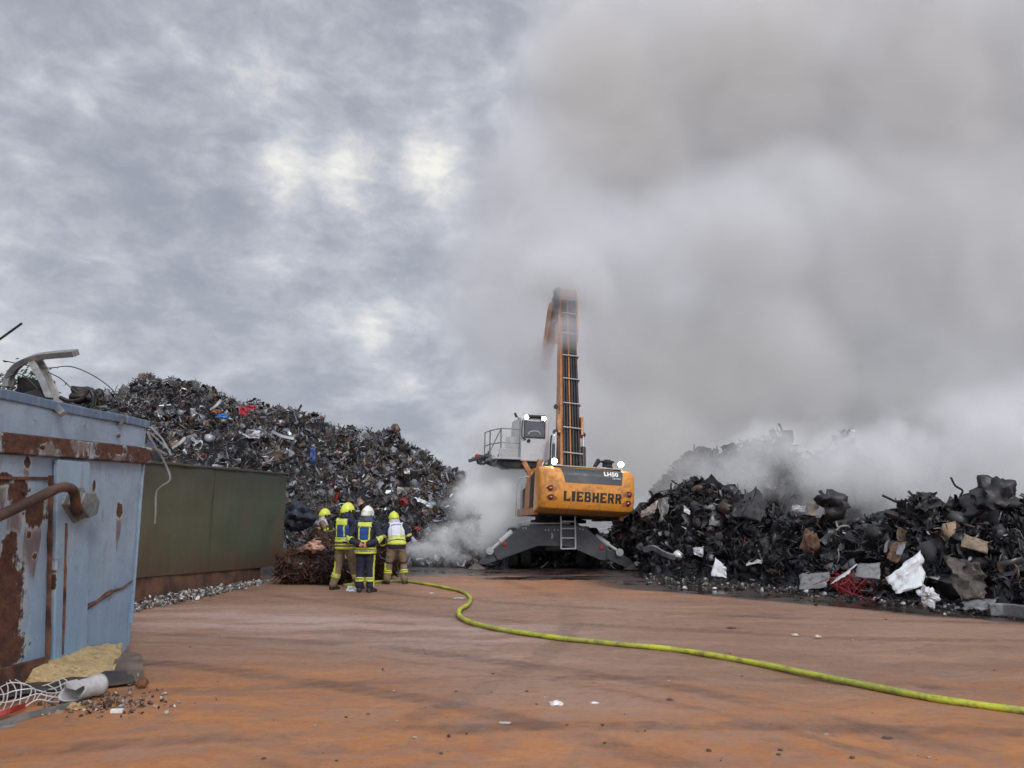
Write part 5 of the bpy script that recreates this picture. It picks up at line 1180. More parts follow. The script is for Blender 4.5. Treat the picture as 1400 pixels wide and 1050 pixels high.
# ================================================================= FIREFIGHTERS
def loft(mb, secs, seg=20):
    """secs: (centre, rx, ry, forward tilt) elliptical rings stacked along a spine"""
    vs = []
    for (c, rx, ry, pitch, yawr) in secs:
        for k in range(seg):
            w_ = 2*PI*k/seg; v = Vector((rx*math.copysign(abs(math.cos(w_))**.85, math.cos(w_)), ry*math.copysign(abs(math.sin(w_))**.85, math.sin(w_)), 0))
            v = Matrix.Rotation(yawr, 3, 'Z') @ (Matrix.Rotation(-pitch, 3, 'X') @ v); vs.append(Vector(c)+v)
    n = len(secs); fs = []
    for i in range(n-1):
        for k in range(seg): fs.append((i*seg+k, i*seg+(k+1) % seg, (i+1)*seg+(k+1) % seg, (i+1)*seg+k))
    fs += [tuple(range(seg-1, -1, -1)), tuple((n-1)*seg+k for k in range(seg))]
    mb.add(vs, fs)
def limb(mb, pts, rs, seg=12):
    P = smooth_path(pts, 5) if len(pts) > 2 else [Vector(p) for p in pts]
    n = len(P); rr = np.interp(np.linspace(0, len(pts)-1, n), range(len(pts)), rs)
    t0 = (P[0]-P[1]).normalized(); t1 = (P[-1]-P[-2]).normalized()
    Q = [P[0]+t0*rr[0]*.7]+P+[P[-1]+t1*rr[-1]*.7]; r2 = [rr[0]*.6]+list(rr)+[rr[-1]*.6]
    mb.tube(Q, [float(x) for x in r2], seg)
def remesh(mb, vox, smooth=4, wrinkle=0, seed=0):
    me = bpy.data.meshes.new('t'); me.from_pydata(mb.v, [], mb.f); o = bpy.data.objects.new('t', me); C.objects.link(o)
    m = o.modifiers.new('r', 'REMESH'); m.mode = 'VOXEL'; m.voxel_size = vox
    s = o.modifiers.new('s', 'SMOOTH'); s.factor = .5; s.iterations = smooth
    dg = bpy.context.evaluated_depsgraph_get(); r = bpy.data.meshes.new_from_object(o.evaluated_get(dg)); bpy.data.objects.remove(o)
    if wrinkle:
        for v in r.vertices:
            c = v.co; w_ = mnoise.noise(Vector((c.x*9+seed, c.y*9, c.z*14)))+.6*mnoise.noise(Vector((c.x*22, c.y*22+seed, c.z*30))); v.co = c+v.normal*w_*wrinkle
    return r
def offset_part(src, pred, off, name, m, parent):
    """the faces of a garment that satisfy pred, lifted off its surface: a band, a panel, a vest"""
    V = []; Fc = []; idx = {}
    for p in src.polygons:
        if pred(p.center):
            f = []
            for vi in p.vertices:
                if vi not in idx: idx[vi] = len(V); v = src.vertices[vi]; V.append(v.co+v.normal*off)
                f.append(idx[vi])
            Fc.append(tuple(f))
    if not Fc: return None
    par = list(range(len(V)))
    def find(a):
        while par[a] != a: par[a] = par[par[a]]; a = par[a]
        return a
    for f in Fc:
        for q in f[1:]: par[find(q)] = find(f[0])
    comp = {}
    for f in Fc: comp.setdefault(find(f[0]), []).append(f)
    o = None
    for fl in comp.values():
        if len(fl) < 12: continue
        use = sorted({q for f in fl for q in f}); ix = {q: i for i, q in enumerate(use)}
        me = bpy.data.meshes.new(name); me.from_pydata([V[q] for q in use], [], [tuple(ix[q] for q in f) for f in fl]); o = link(name, me, m, parent, smooth=180)
        s = o.modifiers.new('solid', 'SOLIDIFY'); s.thickness = off*.9; s.offset = -1
    return o
navy = mat('navy_turnout_cloth', (.012, .014, .030), .85, 0, .3, sc=5, bump=.4); tan = mat('tan_turnout_cloth', (.20, .145, .085), .9, 0, .25, (.07, .05, .035), .6, 5, .4)
yel = mat('fluorescent_yellow', (.53, .59, .06), .55, 0, .1, (.3, .3, .06), .4, 9, .1); sil = mat('silver_reflective', (.50, .52, .40), .35, .2, .15)
vblue = mat('vest_blue', (.015, .055, .24), .75, 0, .2, sc=6); vwhite = mat('vest_white', (.60, .60, .72), .8, 0, .12, (.35, .35, .42), .5, 6, .3)
skin = mat('skin', (.50, .25, .17), .55, 0, .12); gloveb = mat('dark_glove', (.03, .028, .03), .8); bootm = mat('black_boot', (.015, .014, .014), .45, 0, .3, (.08, .05, .035), .5, 6)
helm_y = mat('helmet_yellow', (.58, .65, .035), .3, 0, .08, coat=.5, bump=0); helm_w = mat('helmet_white', (.68, .68, .66), .3, 0, .08, coat=.5, bump=0); helm_d = mat('helmet_dark', (.025, .025, .03), .35, 0, .1); hoodm = mat('dark_blue_neck_cloth', (.012, .02, .06), .85)
def firefighter(label, loc, yaw, J, fit):
    """J: joint positions in body space (x right, y the way the person faces, z up)"""
    loc = Vector(loc); root = empty('person', loc, label, 'person', rz=yaw)
    V = {k: Vector(v) for k, v in J.items()}
    def opt(k, d): return fit.get(k, d)
    pel, ch, nk, hd = V['pelvis'], V['chest'], V['neck'], V['head']
    pitch = math.atan2(ch.y-pel.y, ch.z-pel.z); ty = opt('twist', 0)
    # -- body: one continuous surface
    mb = MB()
    loft(mb, [(pel+Vector((0, 0, -.08)), .15, .11, 0, 0), (pel, .165, .115, pitch*.5, 0), (pel.lerp(ch, .45), .14, .10, pitch, ty*.5), (ch, .17, .115, pitch, ty), (ch.lerp(nk, .6), .15, .095, pitch, ty), (nk, .06, .06, pitch, ty)])
    limb(mb, [nk-Vector((0, 0, .05)), nk, hd-Vector((0, 0, .06))], [.06, .055, .055])
    HR = Matrix.Rotation(opt('head_yaw', 0), 3, 'Z') @ Matrix.Rotation(-opt('head_pitch', 0), 3, 'X')
    def hp(x, y, z): return hd+HR @ Vector((x, y, z))
    hs = []
    for z, rx, ry, y in ((-.115, .03, .035, .035), (-.10, .05, .06, .03), (-.06, .064, .083, .012), (-.01, .073, .094, 0), (.04, .075, .097, -.004), (.085, .062, .08, -.006), (.112, .03, .04, -.006)):
        hs.append((z, rx, ry, y))
    vs = []; seg = 16
    for z, rx, ry, y in hs:
        for k in range(seg): w_ = 2*PI*k/seg; vs.append(hp(rx*math.cos(w_), y+ry*math.sin(w_), z))
    fs = []
    for i in range(len(hs)-1):
        for k in range(seg): fs.append((i*seg+k, i*seg+(k+1) % seg, (i+1)*seg+(k+1) % seg, (i+1)*seg+k))
    fs += [tuple(range(seg-1, -1, -1)), tuple((len(hs)-1)*seg+k for k in range(seg))]; mb.add(vs, fs)
    mb.tube([hp(0, .09, .02), hp(0, .115, -.015), hp(0, .112, -.028)], [.008, .016, .014], 8)            # nose
    for s in (-1, 1): mb.tube([hp(s*.073, 0, .03), hp(s*.084, -.005, .015), hp(s*.080, -.002, -.03)], [.012, .014, .009], 8)   # ears
    mb.tube([hp(-.022, .095, -.055), hp(0, .103, -.055), hp(.022, .095, -.055)], .009, 6)                # mouth
    for s, S in ((-1, 'l'), (1, 'r')):
        sh, el, wr, hn = V[S+'sh'], V[S+'el'], V[S+'wr'], V[S+'hand']
        limb(mb, [sh, el, wr], [.055, .042, .030]); hip, kn, an = V[S+'hip'], V[S+'kn'], V[S+'an']
        limb(mb, [hip, kn, an], [.082, .058, .042]); limb(mb, [an-Vector((0, 0, .03)), an+V.get(S+'toe', Vector((0, .17, -.06)))], [.04, .03])
        hdv = (hn-wr).normalized(); pal = V.get(S+'palm', Vector((0, 1, 0))); lat = hdv.cross(pal).normalized(); pal = lat.cross(hdv).normalized()
        k0 = wr+hdv*.08; V8 = []
        for e_ in (wr+hdv*.005, wr+hdv*.045, k0):
            w2 = .026 if e_ == wr else .041
            for (i, j) in ((-1, -1), (1, -1), (1, 1), (-1, 1)): V8.append(e_+lat*i*w2+pal*j*.014)
        mb.add(V8, [(0, 1, 2, 3), (11, 10, 9, 8)]+[(a*4+k, a*4+(k+1) % 4, a*4+4+(k+1) % 4, a*4+4+k) for a in (0, 1) for k in range(4)])
        cl = opt('curl', .5)
        for fi, (o_, l_) in enumerate(((-.031, .070), (-.010, .080), (.011, .075), (.030, .058))):
            p0 = k0+lat*o_-hdv*.01; p1 = p0+(hdv*math.cos(cl*.5)+pal*math.sin(cl*.5))*l_*.5; p2 = p1+(hdv*math.cos(cl*1.5)+pal*math.sin(cl*1.5))*l_*.3; p3 = p2+(hdv*math.cos(cl*2.4)+pal*math.sin(cl*2.4))*l_*.25
            mb.tube([p0, p1, p2, p3], [.0095, .009, .008, .006], 7)
        p0 = wr+hdv*.03-lat*.035; p1 = p0+(hdv*.6-lat*.8).normalized()*.03+pal*.01; p2 = p1+(hdv*.85-lat*.3+pal*.3).normalized()*.03; mb.tube([p0, p1, p2], [.012, .010, .008], 7)
    body = remesh(mb, .008, 2); body.name = 'body'; o = link('body', body, skin, root, smooth=180)
    # -- jacket
    mb = MB(); hem = opt('hem', .82); n = 7; ax_ = []
    hemc = V.get('hemc', Vector((pel.x, pel.y-.0, hem)))
    secs = [(hemc, opt('hemw', .225), .165, 0, 0), (pel+Vector((0, -.005, .02)), .215, .155, pitch*.4, 0), (pel.lerp(ch, .45), .195, .145, pitch, ty*.5), (ch+Vector((0, 0, -.02)), .215, .150, pitch, ty), (ch.lerp(nk, .55), .205, .130, pitch, ty), (ch.lerp(nk, .85), .13, .095, pitch, ty), (nk+Vector((0, 0, .01)), .085, .08, pitch, ty), (nk+Vector((0, .005, .035)), .078, .078, pitch, ty)]
    loft(mb, secs, 28)
    for S in 'lr':
        sh, el, wr = V[S+'sh'], V[S+'el'], V[S+'wr']; i = ch.lerp(nk, .45); limb(mb, [i.lerp(sh, .6), sh, el, wr], [.09, .088, .072, .060])
    jk = remesh(mb, .015, 4, .006, loc.x)
    jo = link('jacket', jk, opt('jacket_m', navy), root, smooth=180)
    spine = [hemc, pel+Vector((0, 0, .02)), pel.lerp(ch, .45), ch, nk]; nom = [hem, .97, 1.13, 1.30, 1.50]
    def seg_t(p, a, b_): ab = b_-a; t = max(0, min(1, (p-a).dot(ab)/ab.length_squared)); return t, (p-(a+ab*t)).length
    memo = {}
    def torso(p):
        kk = ('t', p.x, p.y, p.z)
        if kk not in memo: memo[kk] = torso_(p)
        return memo[kk]
    def torso_(p):
        best = (9, 0)
        for i in range(4):
            t, dd = seg_t(p, spine[i], spine[i+1])
            if dd < best[0]: best = (dd, nom[i]+(nom[i+1]-nom[i])*t)
        return best
    def arm(p):
        kk = ('a', p.x, p.y, p.z)
        if kk not in memo: memo[kk] = arm_(p)
        return memo[kk]
    def arm_(p):
        best = (9, 0, 'l')
        for S in 'lr':
            for k, (a, b_) in enumerate(((V[S+'sh'], V[S+'el']), (V[S+'el'], V[S+'wr']))):
                t, dd = seg_t(p, a, b_)
                if dd < best[0]: best = (dd, k+t, S)
        return best
    def istorso(p): return torso(p)[0]/.19 < arm(p)[0]/.10 
    cx = lambda p: (p-pel.lerp(ch, max(0, min(1, (p.z-pel.z)/max(.1, ch.z-pel.z))))).x*math.cos(ty)
    for (nm, z0, z1, xr, bk_only, m_, off) in fit['panels']:
        def pr(p):
            if not istorso(p): return False
            d_, z = torso(p); x = cx(p)
            if not (z0 <= z <= z1): return False
            xa, xb = xr
            if not (xa <= abs(x) <= xb): return False
            if bk_only and p.y > (pel.lerp(ch, (z-.97)/.33)).y-.01: return False
            return True
        offset_part(jk, pr, off, nm, m_, jo)
    for (t0, t1, m_, off) in fit['sleeves']:
        offset_part(jk, lambda p: (not istorso(p)) and t0 <= arm(p)[1] <= t1 and arm(p)[0] < .13, off, 'sleeve_band', m_, jo)
    # -- trousers
    mb = MB(); loft(mb, [(pel+Vector((0, 0, -.14)), .165, .125, 0, 0), (pel+Vector((0, 0, -.02)), .185, .135, pitch*.4, 0), (pel+Vector((0, 0, .10)), .17, .125, pitch*.6, 0)])
    for S in 'lr': limb(mb, [V[S+'hip']+Vector((0, 0, -.02)), V[S+'hip'].lerp(V[S+'kn'], .5), V[S+'kn'], V[S+'kn'].lerp(V[S+'an'], .55), V[S+'an']+Vector((0, 0, .03))], [.115, .108, .092, .090, .088], 14)
    tr = remesh(mb, .015, 4, .008, loc.y); to = link('trousers', tr, opt('trouser_m', navy), root, smooth=180)
    def leg(p):
        kk = ('l', p.x, p.y, p.z)
        if kk not in memo: memo[kk] = leg_(p)
        return memo[kk]
    def leg_(p):
        best = (9, 0, 'l')
        for S in 'lr':
            for k, (a, b_) in enumerate(((V[S+'hip'], V[S+'kn']), (V[S+'kn'], V[S+'an']))):
                t, dd = seg_t(p, a, b_)
                if dd < best[0]: best = (dd, k+t, S)
        return best
    for (nm, t0, t1, m_, off, cond) in fit['legs']:
        offset_part(tr, lambda p: t0 <= leg(p)[1] <= t1 and (cond is None or cond(p, leg(p)[2], V)), off, nm, m_, to)
    # -- boots
    for S in 'lr':
        an = V[S+'an']; toe = V.get(S+'toe', Vector((0, .17, -.06))); td = Vector((toe.x, toe.y, 0)).normalized(); mb = MB()
        z0 = an.z-.09
        limb(mb, [an+Vector((0, 0, .14)), an+Vector((0, 0, -.01))], [.062, .060]); V6 = []
        pr_ = [(-.075, .040, .02, .085), (-.04, .050, .0, .11), (.03, .050, .0, .115), (.11, .052, .0, .085), (.17, .046, .0, .07), (.205, .025, .01, .05)]
        sd2 = Vector((td.y, -td.x, 0)); g0 = Vector((an.x, an.y, z0)) if 'lift'+S not in fit else Vector((an.x, an.y, z0))
        for (f_, w_, a_, h_) in pr_: V6 += [g0+td*f_+sd2*(-w_)+Vector((0, 0, a_)), g0+td*f_+sd2*w_+Vector((0, 0, a_)), g0+td*f_+sd2*w_*.8+Vector((0, 0, h_)), g0+td*f_-sd2*w_*.8+Vector((0, 0, h_))]
        mb.add(V6, [(0, 1, 2, 3), tuple(range(23, 19, -1))]+[(a*4+k, a*4+(k+1) % 4, a*4+4+(k+1) % 4, a*4+4+k) for a in range(5) for k in range(4)])
        bt = remesh(mb, .011, 2); link('boot', bt, bootm, root, smooth=180)
        if opt('gloves', False):
            wr, hn = V[S+'wr'], V[S+'hand']; dd = (hn-wr).normalized(); pal = V.get(S+'palm', Vector((0, 1, 0))); lat = dd.cross(pal).normalized(); pal = lat.cross(dd).normalized(); mb = MB()
            limb(mb, [wr-dd*.04, wr+dd*.03, wr+dd*.08], [.042, .040, .036], 10)
            for o_, l_ in ((-.033, .07), (-.011, .08), (.012, .075), (.032, .06)):
                p0 = wr+dd*.08+lat*o_; mb.tube([p0, p0+(dd*.9+pal*.4)*l_*.5, p0+(dd*.7+pal*.8)*l_*.9], [.0135, .0125, .010], 8)
            mb.tube([wr+dd*.03-lat*.04, wr+dd*.07-lat*.06+pal*.01, wr+dd*.09-lat*.05+pal*.03], [.016, .014, .011], 8)
            gm = remesh(mb, .006, 2); link('glove', gm, opt('glove_m', gloveb), root, smooth=180)
    # -- helmet: deep shell with crest, brim, side pods, neck cloth
    hm = opt('helmet_m', helm_y); vs = []; fs = []; seg = 28; rings = 11
    for i in range(rings+1):
        a = (PI*.60)*i/rings
        for k in range(seg):
            w_ = 2*PI*k/seg; fr = math.sin(w_); x = .128*math.sin(a)*math.cos(w_); y = .158*math.sin(a)*fr-.008; z = .165*math.cos(a)
            if i == rings: z += (.020 if fr > .2 else -.020*max(0, -fr)); x *= 1.03; y *= 1.04
            z += .016*math.exp(-(x/.020)**2)*max(0, math.cos(a))**.5; z -= .006*math.exp(-((abs(x)-.045)/.012)**2)*max(0, math.cos(a)); y *= 1+.10*max(0, (i-8)/3)*(fr < 0)
            vs.append(hp(x, y, z+.02))
    for i in range(rings):
        for k in range(seg): fs.append((i*seg+k, (i+1)*seg+k, (i+1)*seg+(k+1) % seg, i*seg+(k+1) % seg))
    he = MB().add(vs, fs).build('helmet', hm, root, smooth=60); s_ = he.modifiers.new('s', 'SOLIDIFY'); s_.thickness = .008
    for s in (-1, 1): MB().lathe(hp(s*.118, .01, .0), [(.034, -.012*s), (.036, .010*s), (.022, .018*s)], 14, axis='x').build('side_pod', opt('pod_m', helm_d), he, smooth=40)
    vs = []; fs = []
    for i in range(5):
        for k in range(13): w_ = PI*(.12+.76*k/12); rr = 1.05; vs.append(hp(.125*rr*math.cos(w_), .155*rr*math.sin(w_)-.004, .045-.022*i))
    for i in range(4):
        for k in range(12): a = i*13+k; fs.append((a, a+1, a+14, a+13))
    MB().add(vs, fs).build('visor', mat('tinted_visor', (.05, .05, .05), .1, .3, .1, coat=1), he, smooth=180)
    vs = []; fs = []; N_ = 20
    for i in range(6):
        t = i/5
        for k in range(N_+1):
            w_ = PI*(.95+1.10*k/N_); rx = .122*(1-t)+.135*t; ry = .150*(1-t)+.125*t; p = hp(rx*math.cos(w_), ry*math.sin(w_)-.008, -.01)*(1-t)+(nk+Vector((rx*math.cos(w_), ry*.85*math.sin(w_)-.01, .0)))*t; p += Vector((0, -.012*math.sin(k*1.3)*t, 0)); vs.append(p)
    for i in range(5):
        for k in range(N_): a = i*(N_+1)+k; fs.append((a, a+1, a+N_+2, a+N_+1))
    nc = MB().add(vs, fs).build('neck_cloth', opt('neck_m', hoodm), root, smooth=180); s_ = nc.modifiers.new('s', 'SOLIDIFY'); s_.thickness = .006
    if opt('helmet_band', None):
        vs = []; fs = []
        for i in range(3):
            for k in range(25): w_ = PI*(1.0+1.0*k/24); a = PI*(.40+.07*i); vs.append(hp(.130*math.sin(a)*math.cos(w_)*1.02, .160*math.sin(a)*math.sin(w_)*1.02-.008, .165*math.cos(a)+.02))
        for i in range(2):
            for k in range(24): a = i*25+k; fs.append((a, a+1, a+26, a+25))
        MB().add(vs, fs).build('helmet_band', fit['helmet_band'], he, smooth=180)
    if opt('vest_text', None):
        cu = bpy.data.curves.new('t', 'FONT'); cu.body = fit['vest_text']; cu.size = .062; cu.align_x = 'CENTER'; cu.offset = .0012
        o = bpy.data.objects.new('t', cu); C.objects.link(o); dg = bpy.context.evaluated_depsgraph_get(); me = bpy.data.meshes.new_from_object(o.evaluated_get(dg)); bpy.data.objects.remove(o)
        from mathutils.bvhtree import BVHTree
        bv = BVHTree.FromPolygons([v.co for v in jk.vertices], [tuple(p.vertices) for p in jk.polygons])
        c0 = ch.lerp(nk, .34)
        for v in me.vertices:
            x, z = v.co.x, v.co.y; h_ = bv.ray_cast(Vector((c0.x+x, -1.5, c0.z+z-.02+.5*x*x*0)), Vector((0, 1, 0)))
            yy = h_[0].y if h_[0] else c0.y-.15; v.co = Vector((c0.x+x, yy-.024, c0.z+z-.02))
        link('vest_lettering', me, mat('vest_print', (.02, .04, .10), .7), jo)
    return root
A_ = dict(lhip=(-.095, 0, .90), rhip=(.095, 0, .90))
vest_blue = [('vest', 1.0, 1.49, (0, .185), False, vblue, .012), ('vest_panel', 1.345, 1.47, (0, .165), True, yel, .018), ('vest_stripe', 1.06, 1.36, (.10, .135), False, yel, .020), ('vest_stripe', 1.02, 1.065, (0, .135), False, yel, .019)]
band2 = lambda a: [('sleeve', 0, 0, None, 0)]
loc3 = gr(498, 810)
firefighter('firefighter in navy suit and white helmet standing with hands clasped behind the back', (loc3.x, loc3.y, 0), R(-6),
    dict(pelvis=(0, 0, .96), chest=(.0, .0, 1.31), neck=(.0, .02, 1.50), head=(.015, .045, 1.64), lsh=(-.20, -.01, 1.42), rsh=(.20, -.01, 1.42), lel=(-.33, -.09, 1.14), rel=(.33, -.09, 1.14), lwr=(-.10, -.21, 1.03), rwr=(.11, -.215, 1.02),
         lhand=(.0, -.235, .99), rhand=(-.02, -.255, .97), lpalm=(0, -1, 0), rpalm=(0, 1, .2), lkn=(-.105, .02, .50), rkn=(.105, .02, .50), lan=(-.11, 0, .09), ran=(.12, 0, .09), ltoe=(-.04, .17, -.06), rtoe=(.09, .16, -.06), **A_),
    dict(hem=.80, head_yaw=R(-18), head_pitch=R(8), curl=.8, helmet_m=helm_w, helmet_band=sil, pod_m=helm_w, neck_m=mat('grey_blue_neck_cloth', (.07, .08, .12), .85), vest_text='FEUERWEHR',
         panels=[('vest', 1.06, 1.49, (0, .175), False, navy, .010), ('vest_panel', 1.10, 1.36, (0, .088), True, vblue, .015), ('vest_panel', 1.345, 1.465, (0, .155), True, yel, .018), ('vest_stripe', 1.12, 1.36, (.092, .128), True, yel, .020), ('vest_stripe', 1.06, 1.105, (0, .10), True, yel, .019), ('vest_collar', 1.47, 1.56, (0, .17), False, vblue, .012),
                 ('hem_band', .815, .865, (0, .4), False, yel, .012), ('hem_band', .868, .892, (0, .4), False, sil, .013), ('hem_band', .895, .945, (0, .4), False, yel, .012), ('strap', .945, 1.05, (.085, .12), False, yel, .012)],
         sleeves=[(.92, 1.05, yel, .010), (1.06, 1.12, sil, .011), (1.13, 1.24, yel, .010)],
         legs=[('leg_band', 1.45, 1.53, yel, .010, None), ('leg_band', 1.54, 1.58, sil, .011, None), ('leg_band', 1.59, 1.67, yel, .010, None), ('leg_stripe', .3, 1.9, yel, .009, lambda p, S, V: S == 'r' and p.x > V['rkn'].x+.055 and abs(p.y-.0) < .035)]))
loc2 = gr(467, 808)
firefighter('firefighter in yellow helmet and tan trousers stepping beside the wire bales with blue vest', (loc2.x, loc2.y+.05, 0), R(-28),
    dict(pelvis=(0, .03, 1.0), chest=(-.01, .02, 1.37), neck=(.0, .04, 1.57), head=(.02, .08, 1.71), lsh=(-.20, -.0, 1.48), rsh=(.20, .02, 1.48), lel=(-.27, .12, 1.24), rel=(.30, .10, 1.22), lwr=(-.12, .30, 1.13), rwr=(.16, .32, 1.14),
         lhand=(-.06, .38, 1.12), rhand=(.1, .41, 1.13), lpalm=(.5, .3, -1), rpalm=(-.5, .3, -1), lhip=(-.10, .02, .94), rhip=(.10, .04, .94), lkn=(-.17, .05, .52), rkn=(.16, .20, .52), lan=(-.25, -.02, .09), ran=(.20, .30, .09), ltoe=(.02, .17, -.06), rtoe=(.02, .17, -.06)),
    dict(hem=.90, head_yaw=R(-35), head_pitch=R(6), gloves=True, jacket_m=navy, trouser_m=tan, hemw=.21,
         panels=[('vest', 1.0, 1.49, (0, .19), False, vblue, .012), ('vest_panel', 1.335, 1.47, (0, .15), True, yel, .018), ('vest_stripe', 1.12, 1.34, (.085, .115), False, yel, .020), ('vest_stripe', 1.075, 1.115, (0, .2), False, yel, .019), ('vest_stripe', 1.05, 1.072, (0, .2), False, sil, .019), ('vest_stripe', 1.005, 1.048, (0, .2), False, yel, .019), ('jacket_hem', .86, .985, (0, .4), False, tan, .010), ('hem_band', .90, .925, (0, .4), False, yel, .015), ('hem_band', .945, .96, (0, .4), False, yel, .015)],
         sleeves=[(.50, .60, yel, .010), (.61, .66, sil, .011), (1.5, 1.65, yel, .010)],
         legs=[('leg_band', 1.38, 1.45, yel, .010, None), ('leg_band', 1.46, 1.50, sil, .011, None), ('leg_band', 1.51, 1.58, yel, .010, None), ('leg_stripe', .75, 1.4, yel, .009, lambda p, S, V: S == 'l' and abs(p.x-(V['lkn'].x-.03)) < .022)]))
loc4 = gr(540, 799)
firefighter('firefighter in yellow helmet and white vest leaning forward right of the white helmeted one', (loc4.x, loc4.y, 0), R(10),
    dict(pelvis=(.02, -.02, .93), chest=(.0, .12, 1.25), neck=(-.02, .24, 1.42), head=(-.06, .33, 1.53), lsh=(-.21, .14, 1.34), rsh=(.20, .14, 1.34), lel=(-.32, .12, 1.07), rel=(.31, .13, 1.08), lwr=(-.28, .25, .86), rwr=(.22, .36, 1.0),
         lhand=(-.27, .30, .79), rhand=(.17, .42, .97), lpalm=(1, .2, 0), rpalm=(-.5, .2, -1), lhip=(-.09, -.02, .88), rhip=(.12, -.02, .88), lkn=(-.16, .03, .48), rkn=(.19, .06, .48), lan=(-.19, .0, .09), ran=(.22, -.04, .09), ltoe=(-.1, .16, -.06), rtoe=(.06, .16, -.06)),
    dict(hem=.84, head_yaw=R(15), head_pitch=R(22), gloves=True, jacket_m=navy, trouser_m=tan, hemw=.22, neck_m=mat('white_neck_cloth', (.5, .5, .55), .85),
         panels=[('vest', 1.02, 1.49, (0, .19), False, vwhite, .013), ('vest_stripe', 1.08, 1.36, (.095, .115), False, yel, .020), ('vest_stripe', 1.13, 1.155, (0, .19), False, sil, .020), ('vest_stripe', 1.08, 1.12, (0, .2), False, yel, .020), ('vest_stripe', 1.02, 1.05, (0, .2), False, yel, .020), ('vest_print', 1.37, 1.39, (0, .12), True, mat('grey_print', (.12, .12, .2), .8), .020), ('jacket_hem', .93, 1.01, (0, .4), False, tan, .010), ('hem_band', .95, .985, (0, .4), False, yel, .016)],
         sleeves=[(.70, .80, yel, .010), (.82, .88, sil, .011), (1.55, 1.68, yel, .010)],
         legs=[('knee_strap', .86, .93, navy, .012, None), ('leg_band', 1.38, 1.46, yel, .010, None), ('leg_band', 1.49, 1.57, yel, .010, None), ('leg_stripe', .95, 1.4, yel, .009, lambda p, S, V: S == 'l' and p.x < V['lkn'].x-.06)]))
loc1 = gr(430, 787)
firefighter('small distant firefighter with tan jacket and white shoulders partly hidden behind the bales', (loc1.x, 22.0, 0), R(-70),
    dict(pelvis=(0, 0, .93), chest=(.0, .03, 1.28), neck=(.0, .06, 1.47), head=(.0, .10, 1.60), lsh=(-.20, .03, 1.38), rsh=(.20, .03, 1.38), lel=(-.27, .16, 1.14), rel=(.27, .17, 1.14), lwr=(-.12, .38, 1.12), rwr=(.10, .40, 1.13),
         lhand=(-.05, .44, 1.12), rhand=(.05, .47, 1.13), lpalm=(.5, .3, -1), rpalm=(-.5, .3, -1), lkn=(-.11, .05, .48), rkn=(.11, .05, .48), lan=(-.12, 0, .09), ran=(.12, 0, .09), **A_),
    dict(hem=.80, head_pitch=R(10), gloves=True, jacket_m=tan, trouser_m=tan, neck_m=mat('white_neck_cloth', (.5, .5, .55), .85),
         panels=[('shoulder_cape', 1.34, 1.56, (0, .3), False, vwhite, .012), ('vest_stripe', .98, 1.04, (0, .4), False, yel, .012), ('vest_stripe', 1.24, 1.29, (0, .4), False, yel, .012), ('vest_stripe', .98, 1.29, (.08, .12), False, yel, .012)],
         sleeves=[(.6, .78, yel, .010), (1.4, 1.6, yel, .010)], legs=[('leg_band', 1.4, 1.55, yel, .010, None)]))
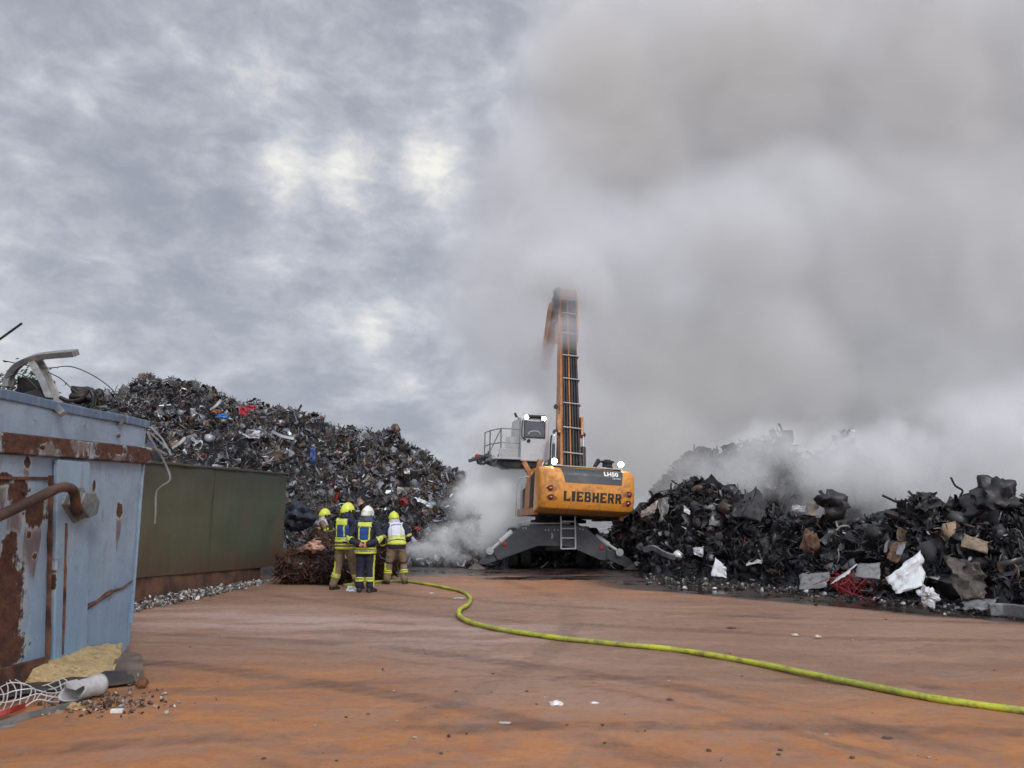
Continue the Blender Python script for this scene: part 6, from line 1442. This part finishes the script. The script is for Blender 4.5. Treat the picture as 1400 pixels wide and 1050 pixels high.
#@PART4
# ================================================================= SMOKE
def smoke():
    import bmesh
    def cloud(name, label, puffs, dens, cols, nsc, det, amp, t0, t1, scatter_glow, rate, vox, hole=(.0, .01)):
        """one smoke body: puffs = (px, py, Y, rx, ry, rz, tone); tone 0 = pale, 1 = brown-grey"""
        bm = bmesh.new(); E = []
        for (px, py, Y, rx, ry, rz, tone) in puffs:
            c = at(px, py, Y); E.append((c, (rx, ry, rz), tone)); k = bmesh.ops.create_icosphere(bm, subdivisions=3, radius=1)
            for v in k['verts']: v.co = Vector((v.co.x*rx, v.co.y*ry, v.co.z*rz))*1.0+c
        me = bpy.data.meshes.new('t'); bm.to_mesh(me); bm.free(); o = bpy.data.objects.new('t', me); C.objects.link(o)
        r = o.modifiers.new('r', 'REMESH'); r.mode = 'VOXEL'; r.voxel_size = vox
        dg = bpy.context.evaluated_depsgraph_get(); hull = bpy.data.meshes.new_from_object(o.evaluated_get(dg)); bpy.data.objects.remove(o); hull.name = name
        m = bpy.data.materials.new(name); m.use_nodes = True; m.node_tree.nodes.clear(); nt = NT(m.node_tree)
        P = nt.n('ShaderNodeNewGeometry').outputs['Position']
        e = None; tn = None
        for (c, rr, tone) in E:
            q = nt.m('SUBTRACT', 1, nt.vm('LENGTH', nt.vm('MULTIPLY', nt.vm('SUBTRACT', P, tuple(c)), tuple(1/x for x in rr))))
            if e is None: e = q
            else:
                x = nt.n('ShaderNodeMath', operation='SMOOTH_MAX'); nt.put(x.inputs[0], e); nt.put(x.inputs[1], q); x.inputs[2].default_value = .12; e = x.outputs[0]
            if tone: t_ = nt.m('MULTIPLY', nt.ss(nt.m('ADD', q, nt.m('MULTIPLY', nt.m('SUBTRACT', nt.noise(P, nsc*.9, 3, .6), .5), 1.6)), -.05, .5), tone); tn = t_ if tn is None else nt.m('MAXIMUM', tn, t_)
        w1 = nt.noise(P, nsc*.7, 1, .5, col=True); wp = nt.scale(nt.vm('SUBTRACT', w1, (.5, .5, .5)), .8/nsc)
        n = nt.noise(nt.vm('ADD', P, wp), nsc, det, .66)
        f = nt.m('ADD', e, nt.m('MULTIPLY', nt.m('SUBTRACT', n, .5), amp))
        d = nt.m('MULTIPLY', nt.m('MULTIPLY', nt.ss(f, t0, t1), nt.ss(e, 0, .10)), dens)
        vr = nt.ss(nt.noise(nt.vm('ADD', nt.vm('ADD', P, nt.scale(wp, 1.6)), (7, 3, 5)), nsc*2.0, 7, .70), .34, .66)   # soot content varies from billow to billow
        c0 = nt.mix(vr, tuple(x*.93 for x in cols[0]), tuple(min(.93, x*1.055) for x in cols[0]))
        col = c0 if tn is None else nt.mix(tn, c0, nt.mix(vr, tuple(x*.95 for x in cols[1]), tuple(x*1.04 for x in cols[1])))
        v = nt.n('ShaderNodeVolumePrincipled'); nt.put(v.inputs['Color'], col); nt.put(v.inputs['Density'], d)
        nt.put(v.inputs['Emission Strength'], nt.m('MULTIPLY', d, scatter_glow)); nt.put(v.inputs['Emission Color'], col)  # faint added glow stands in for light scattered many times inside the smoke
        o = nt.n('ShaderNodeOutputMaterial'); nt.L.new(v.outputs[0], o.inputs['Volume'])
        try: m.cycles.volume_step_rate = rate
        except Exception: pass
        ob = link(name, hull, m); return tag(ob, label, 'smoke')
    PALE, BRN = (.835, .837, .852), (.802, .79, .772)
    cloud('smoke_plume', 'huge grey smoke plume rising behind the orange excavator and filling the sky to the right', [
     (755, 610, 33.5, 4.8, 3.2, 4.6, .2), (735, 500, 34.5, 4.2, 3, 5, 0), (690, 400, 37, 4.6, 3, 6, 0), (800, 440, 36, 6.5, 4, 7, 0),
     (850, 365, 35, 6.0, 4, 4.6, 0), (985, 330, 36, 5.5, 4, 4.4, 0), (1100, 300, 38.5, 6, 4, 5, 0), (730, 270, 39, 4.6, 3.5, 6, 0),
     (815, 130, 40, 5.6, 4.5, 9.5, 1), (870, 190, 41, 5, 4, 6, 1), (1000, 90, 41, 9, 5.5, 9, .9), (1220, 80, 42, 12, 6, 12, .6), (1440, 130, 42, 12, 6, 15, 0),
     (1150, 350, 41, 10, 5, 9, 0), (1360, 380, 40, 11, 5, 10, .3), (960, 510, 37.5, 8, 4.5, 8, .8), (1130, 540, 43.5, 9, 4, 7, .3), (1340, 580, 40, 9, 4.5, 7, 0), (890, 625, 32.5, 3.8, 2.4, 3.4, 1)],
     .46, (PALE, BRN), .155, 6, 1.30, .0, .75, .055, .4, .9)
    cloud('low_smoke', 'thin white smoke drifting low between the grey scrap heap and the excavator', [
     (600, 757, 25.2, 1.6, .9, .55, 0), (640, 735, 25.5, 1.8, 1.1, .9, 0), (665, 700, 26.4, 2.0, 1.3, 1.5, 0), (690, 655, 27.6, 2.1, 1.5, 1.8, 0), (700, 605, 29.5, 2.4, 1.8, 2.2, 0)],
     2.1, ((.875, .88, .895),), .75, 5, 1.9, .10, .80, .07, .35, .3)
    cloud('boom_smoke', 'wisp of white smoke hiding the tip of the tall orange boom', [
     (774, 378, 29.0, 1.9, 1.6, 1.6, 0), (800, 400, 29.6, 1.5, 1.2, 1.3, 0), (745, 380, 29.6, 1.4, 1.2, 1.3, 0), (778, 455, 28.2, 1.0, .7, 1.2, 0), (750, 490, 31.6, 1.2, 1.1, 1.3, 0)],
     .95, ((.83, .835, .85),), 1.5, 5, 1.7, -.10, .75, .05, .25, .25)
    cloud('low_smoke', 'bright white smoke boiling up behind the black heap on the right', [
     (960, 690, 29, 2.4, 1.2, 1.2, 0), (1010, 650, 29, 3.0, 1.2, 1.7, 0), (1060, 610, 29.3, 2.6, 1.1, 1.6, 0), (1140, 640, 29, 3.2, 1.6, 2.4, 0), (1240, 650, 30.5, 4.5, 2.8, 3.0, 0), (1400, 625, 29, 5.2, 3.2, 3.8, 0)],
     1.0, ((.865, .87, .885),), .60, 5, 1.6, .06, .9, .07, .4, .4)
smoke()
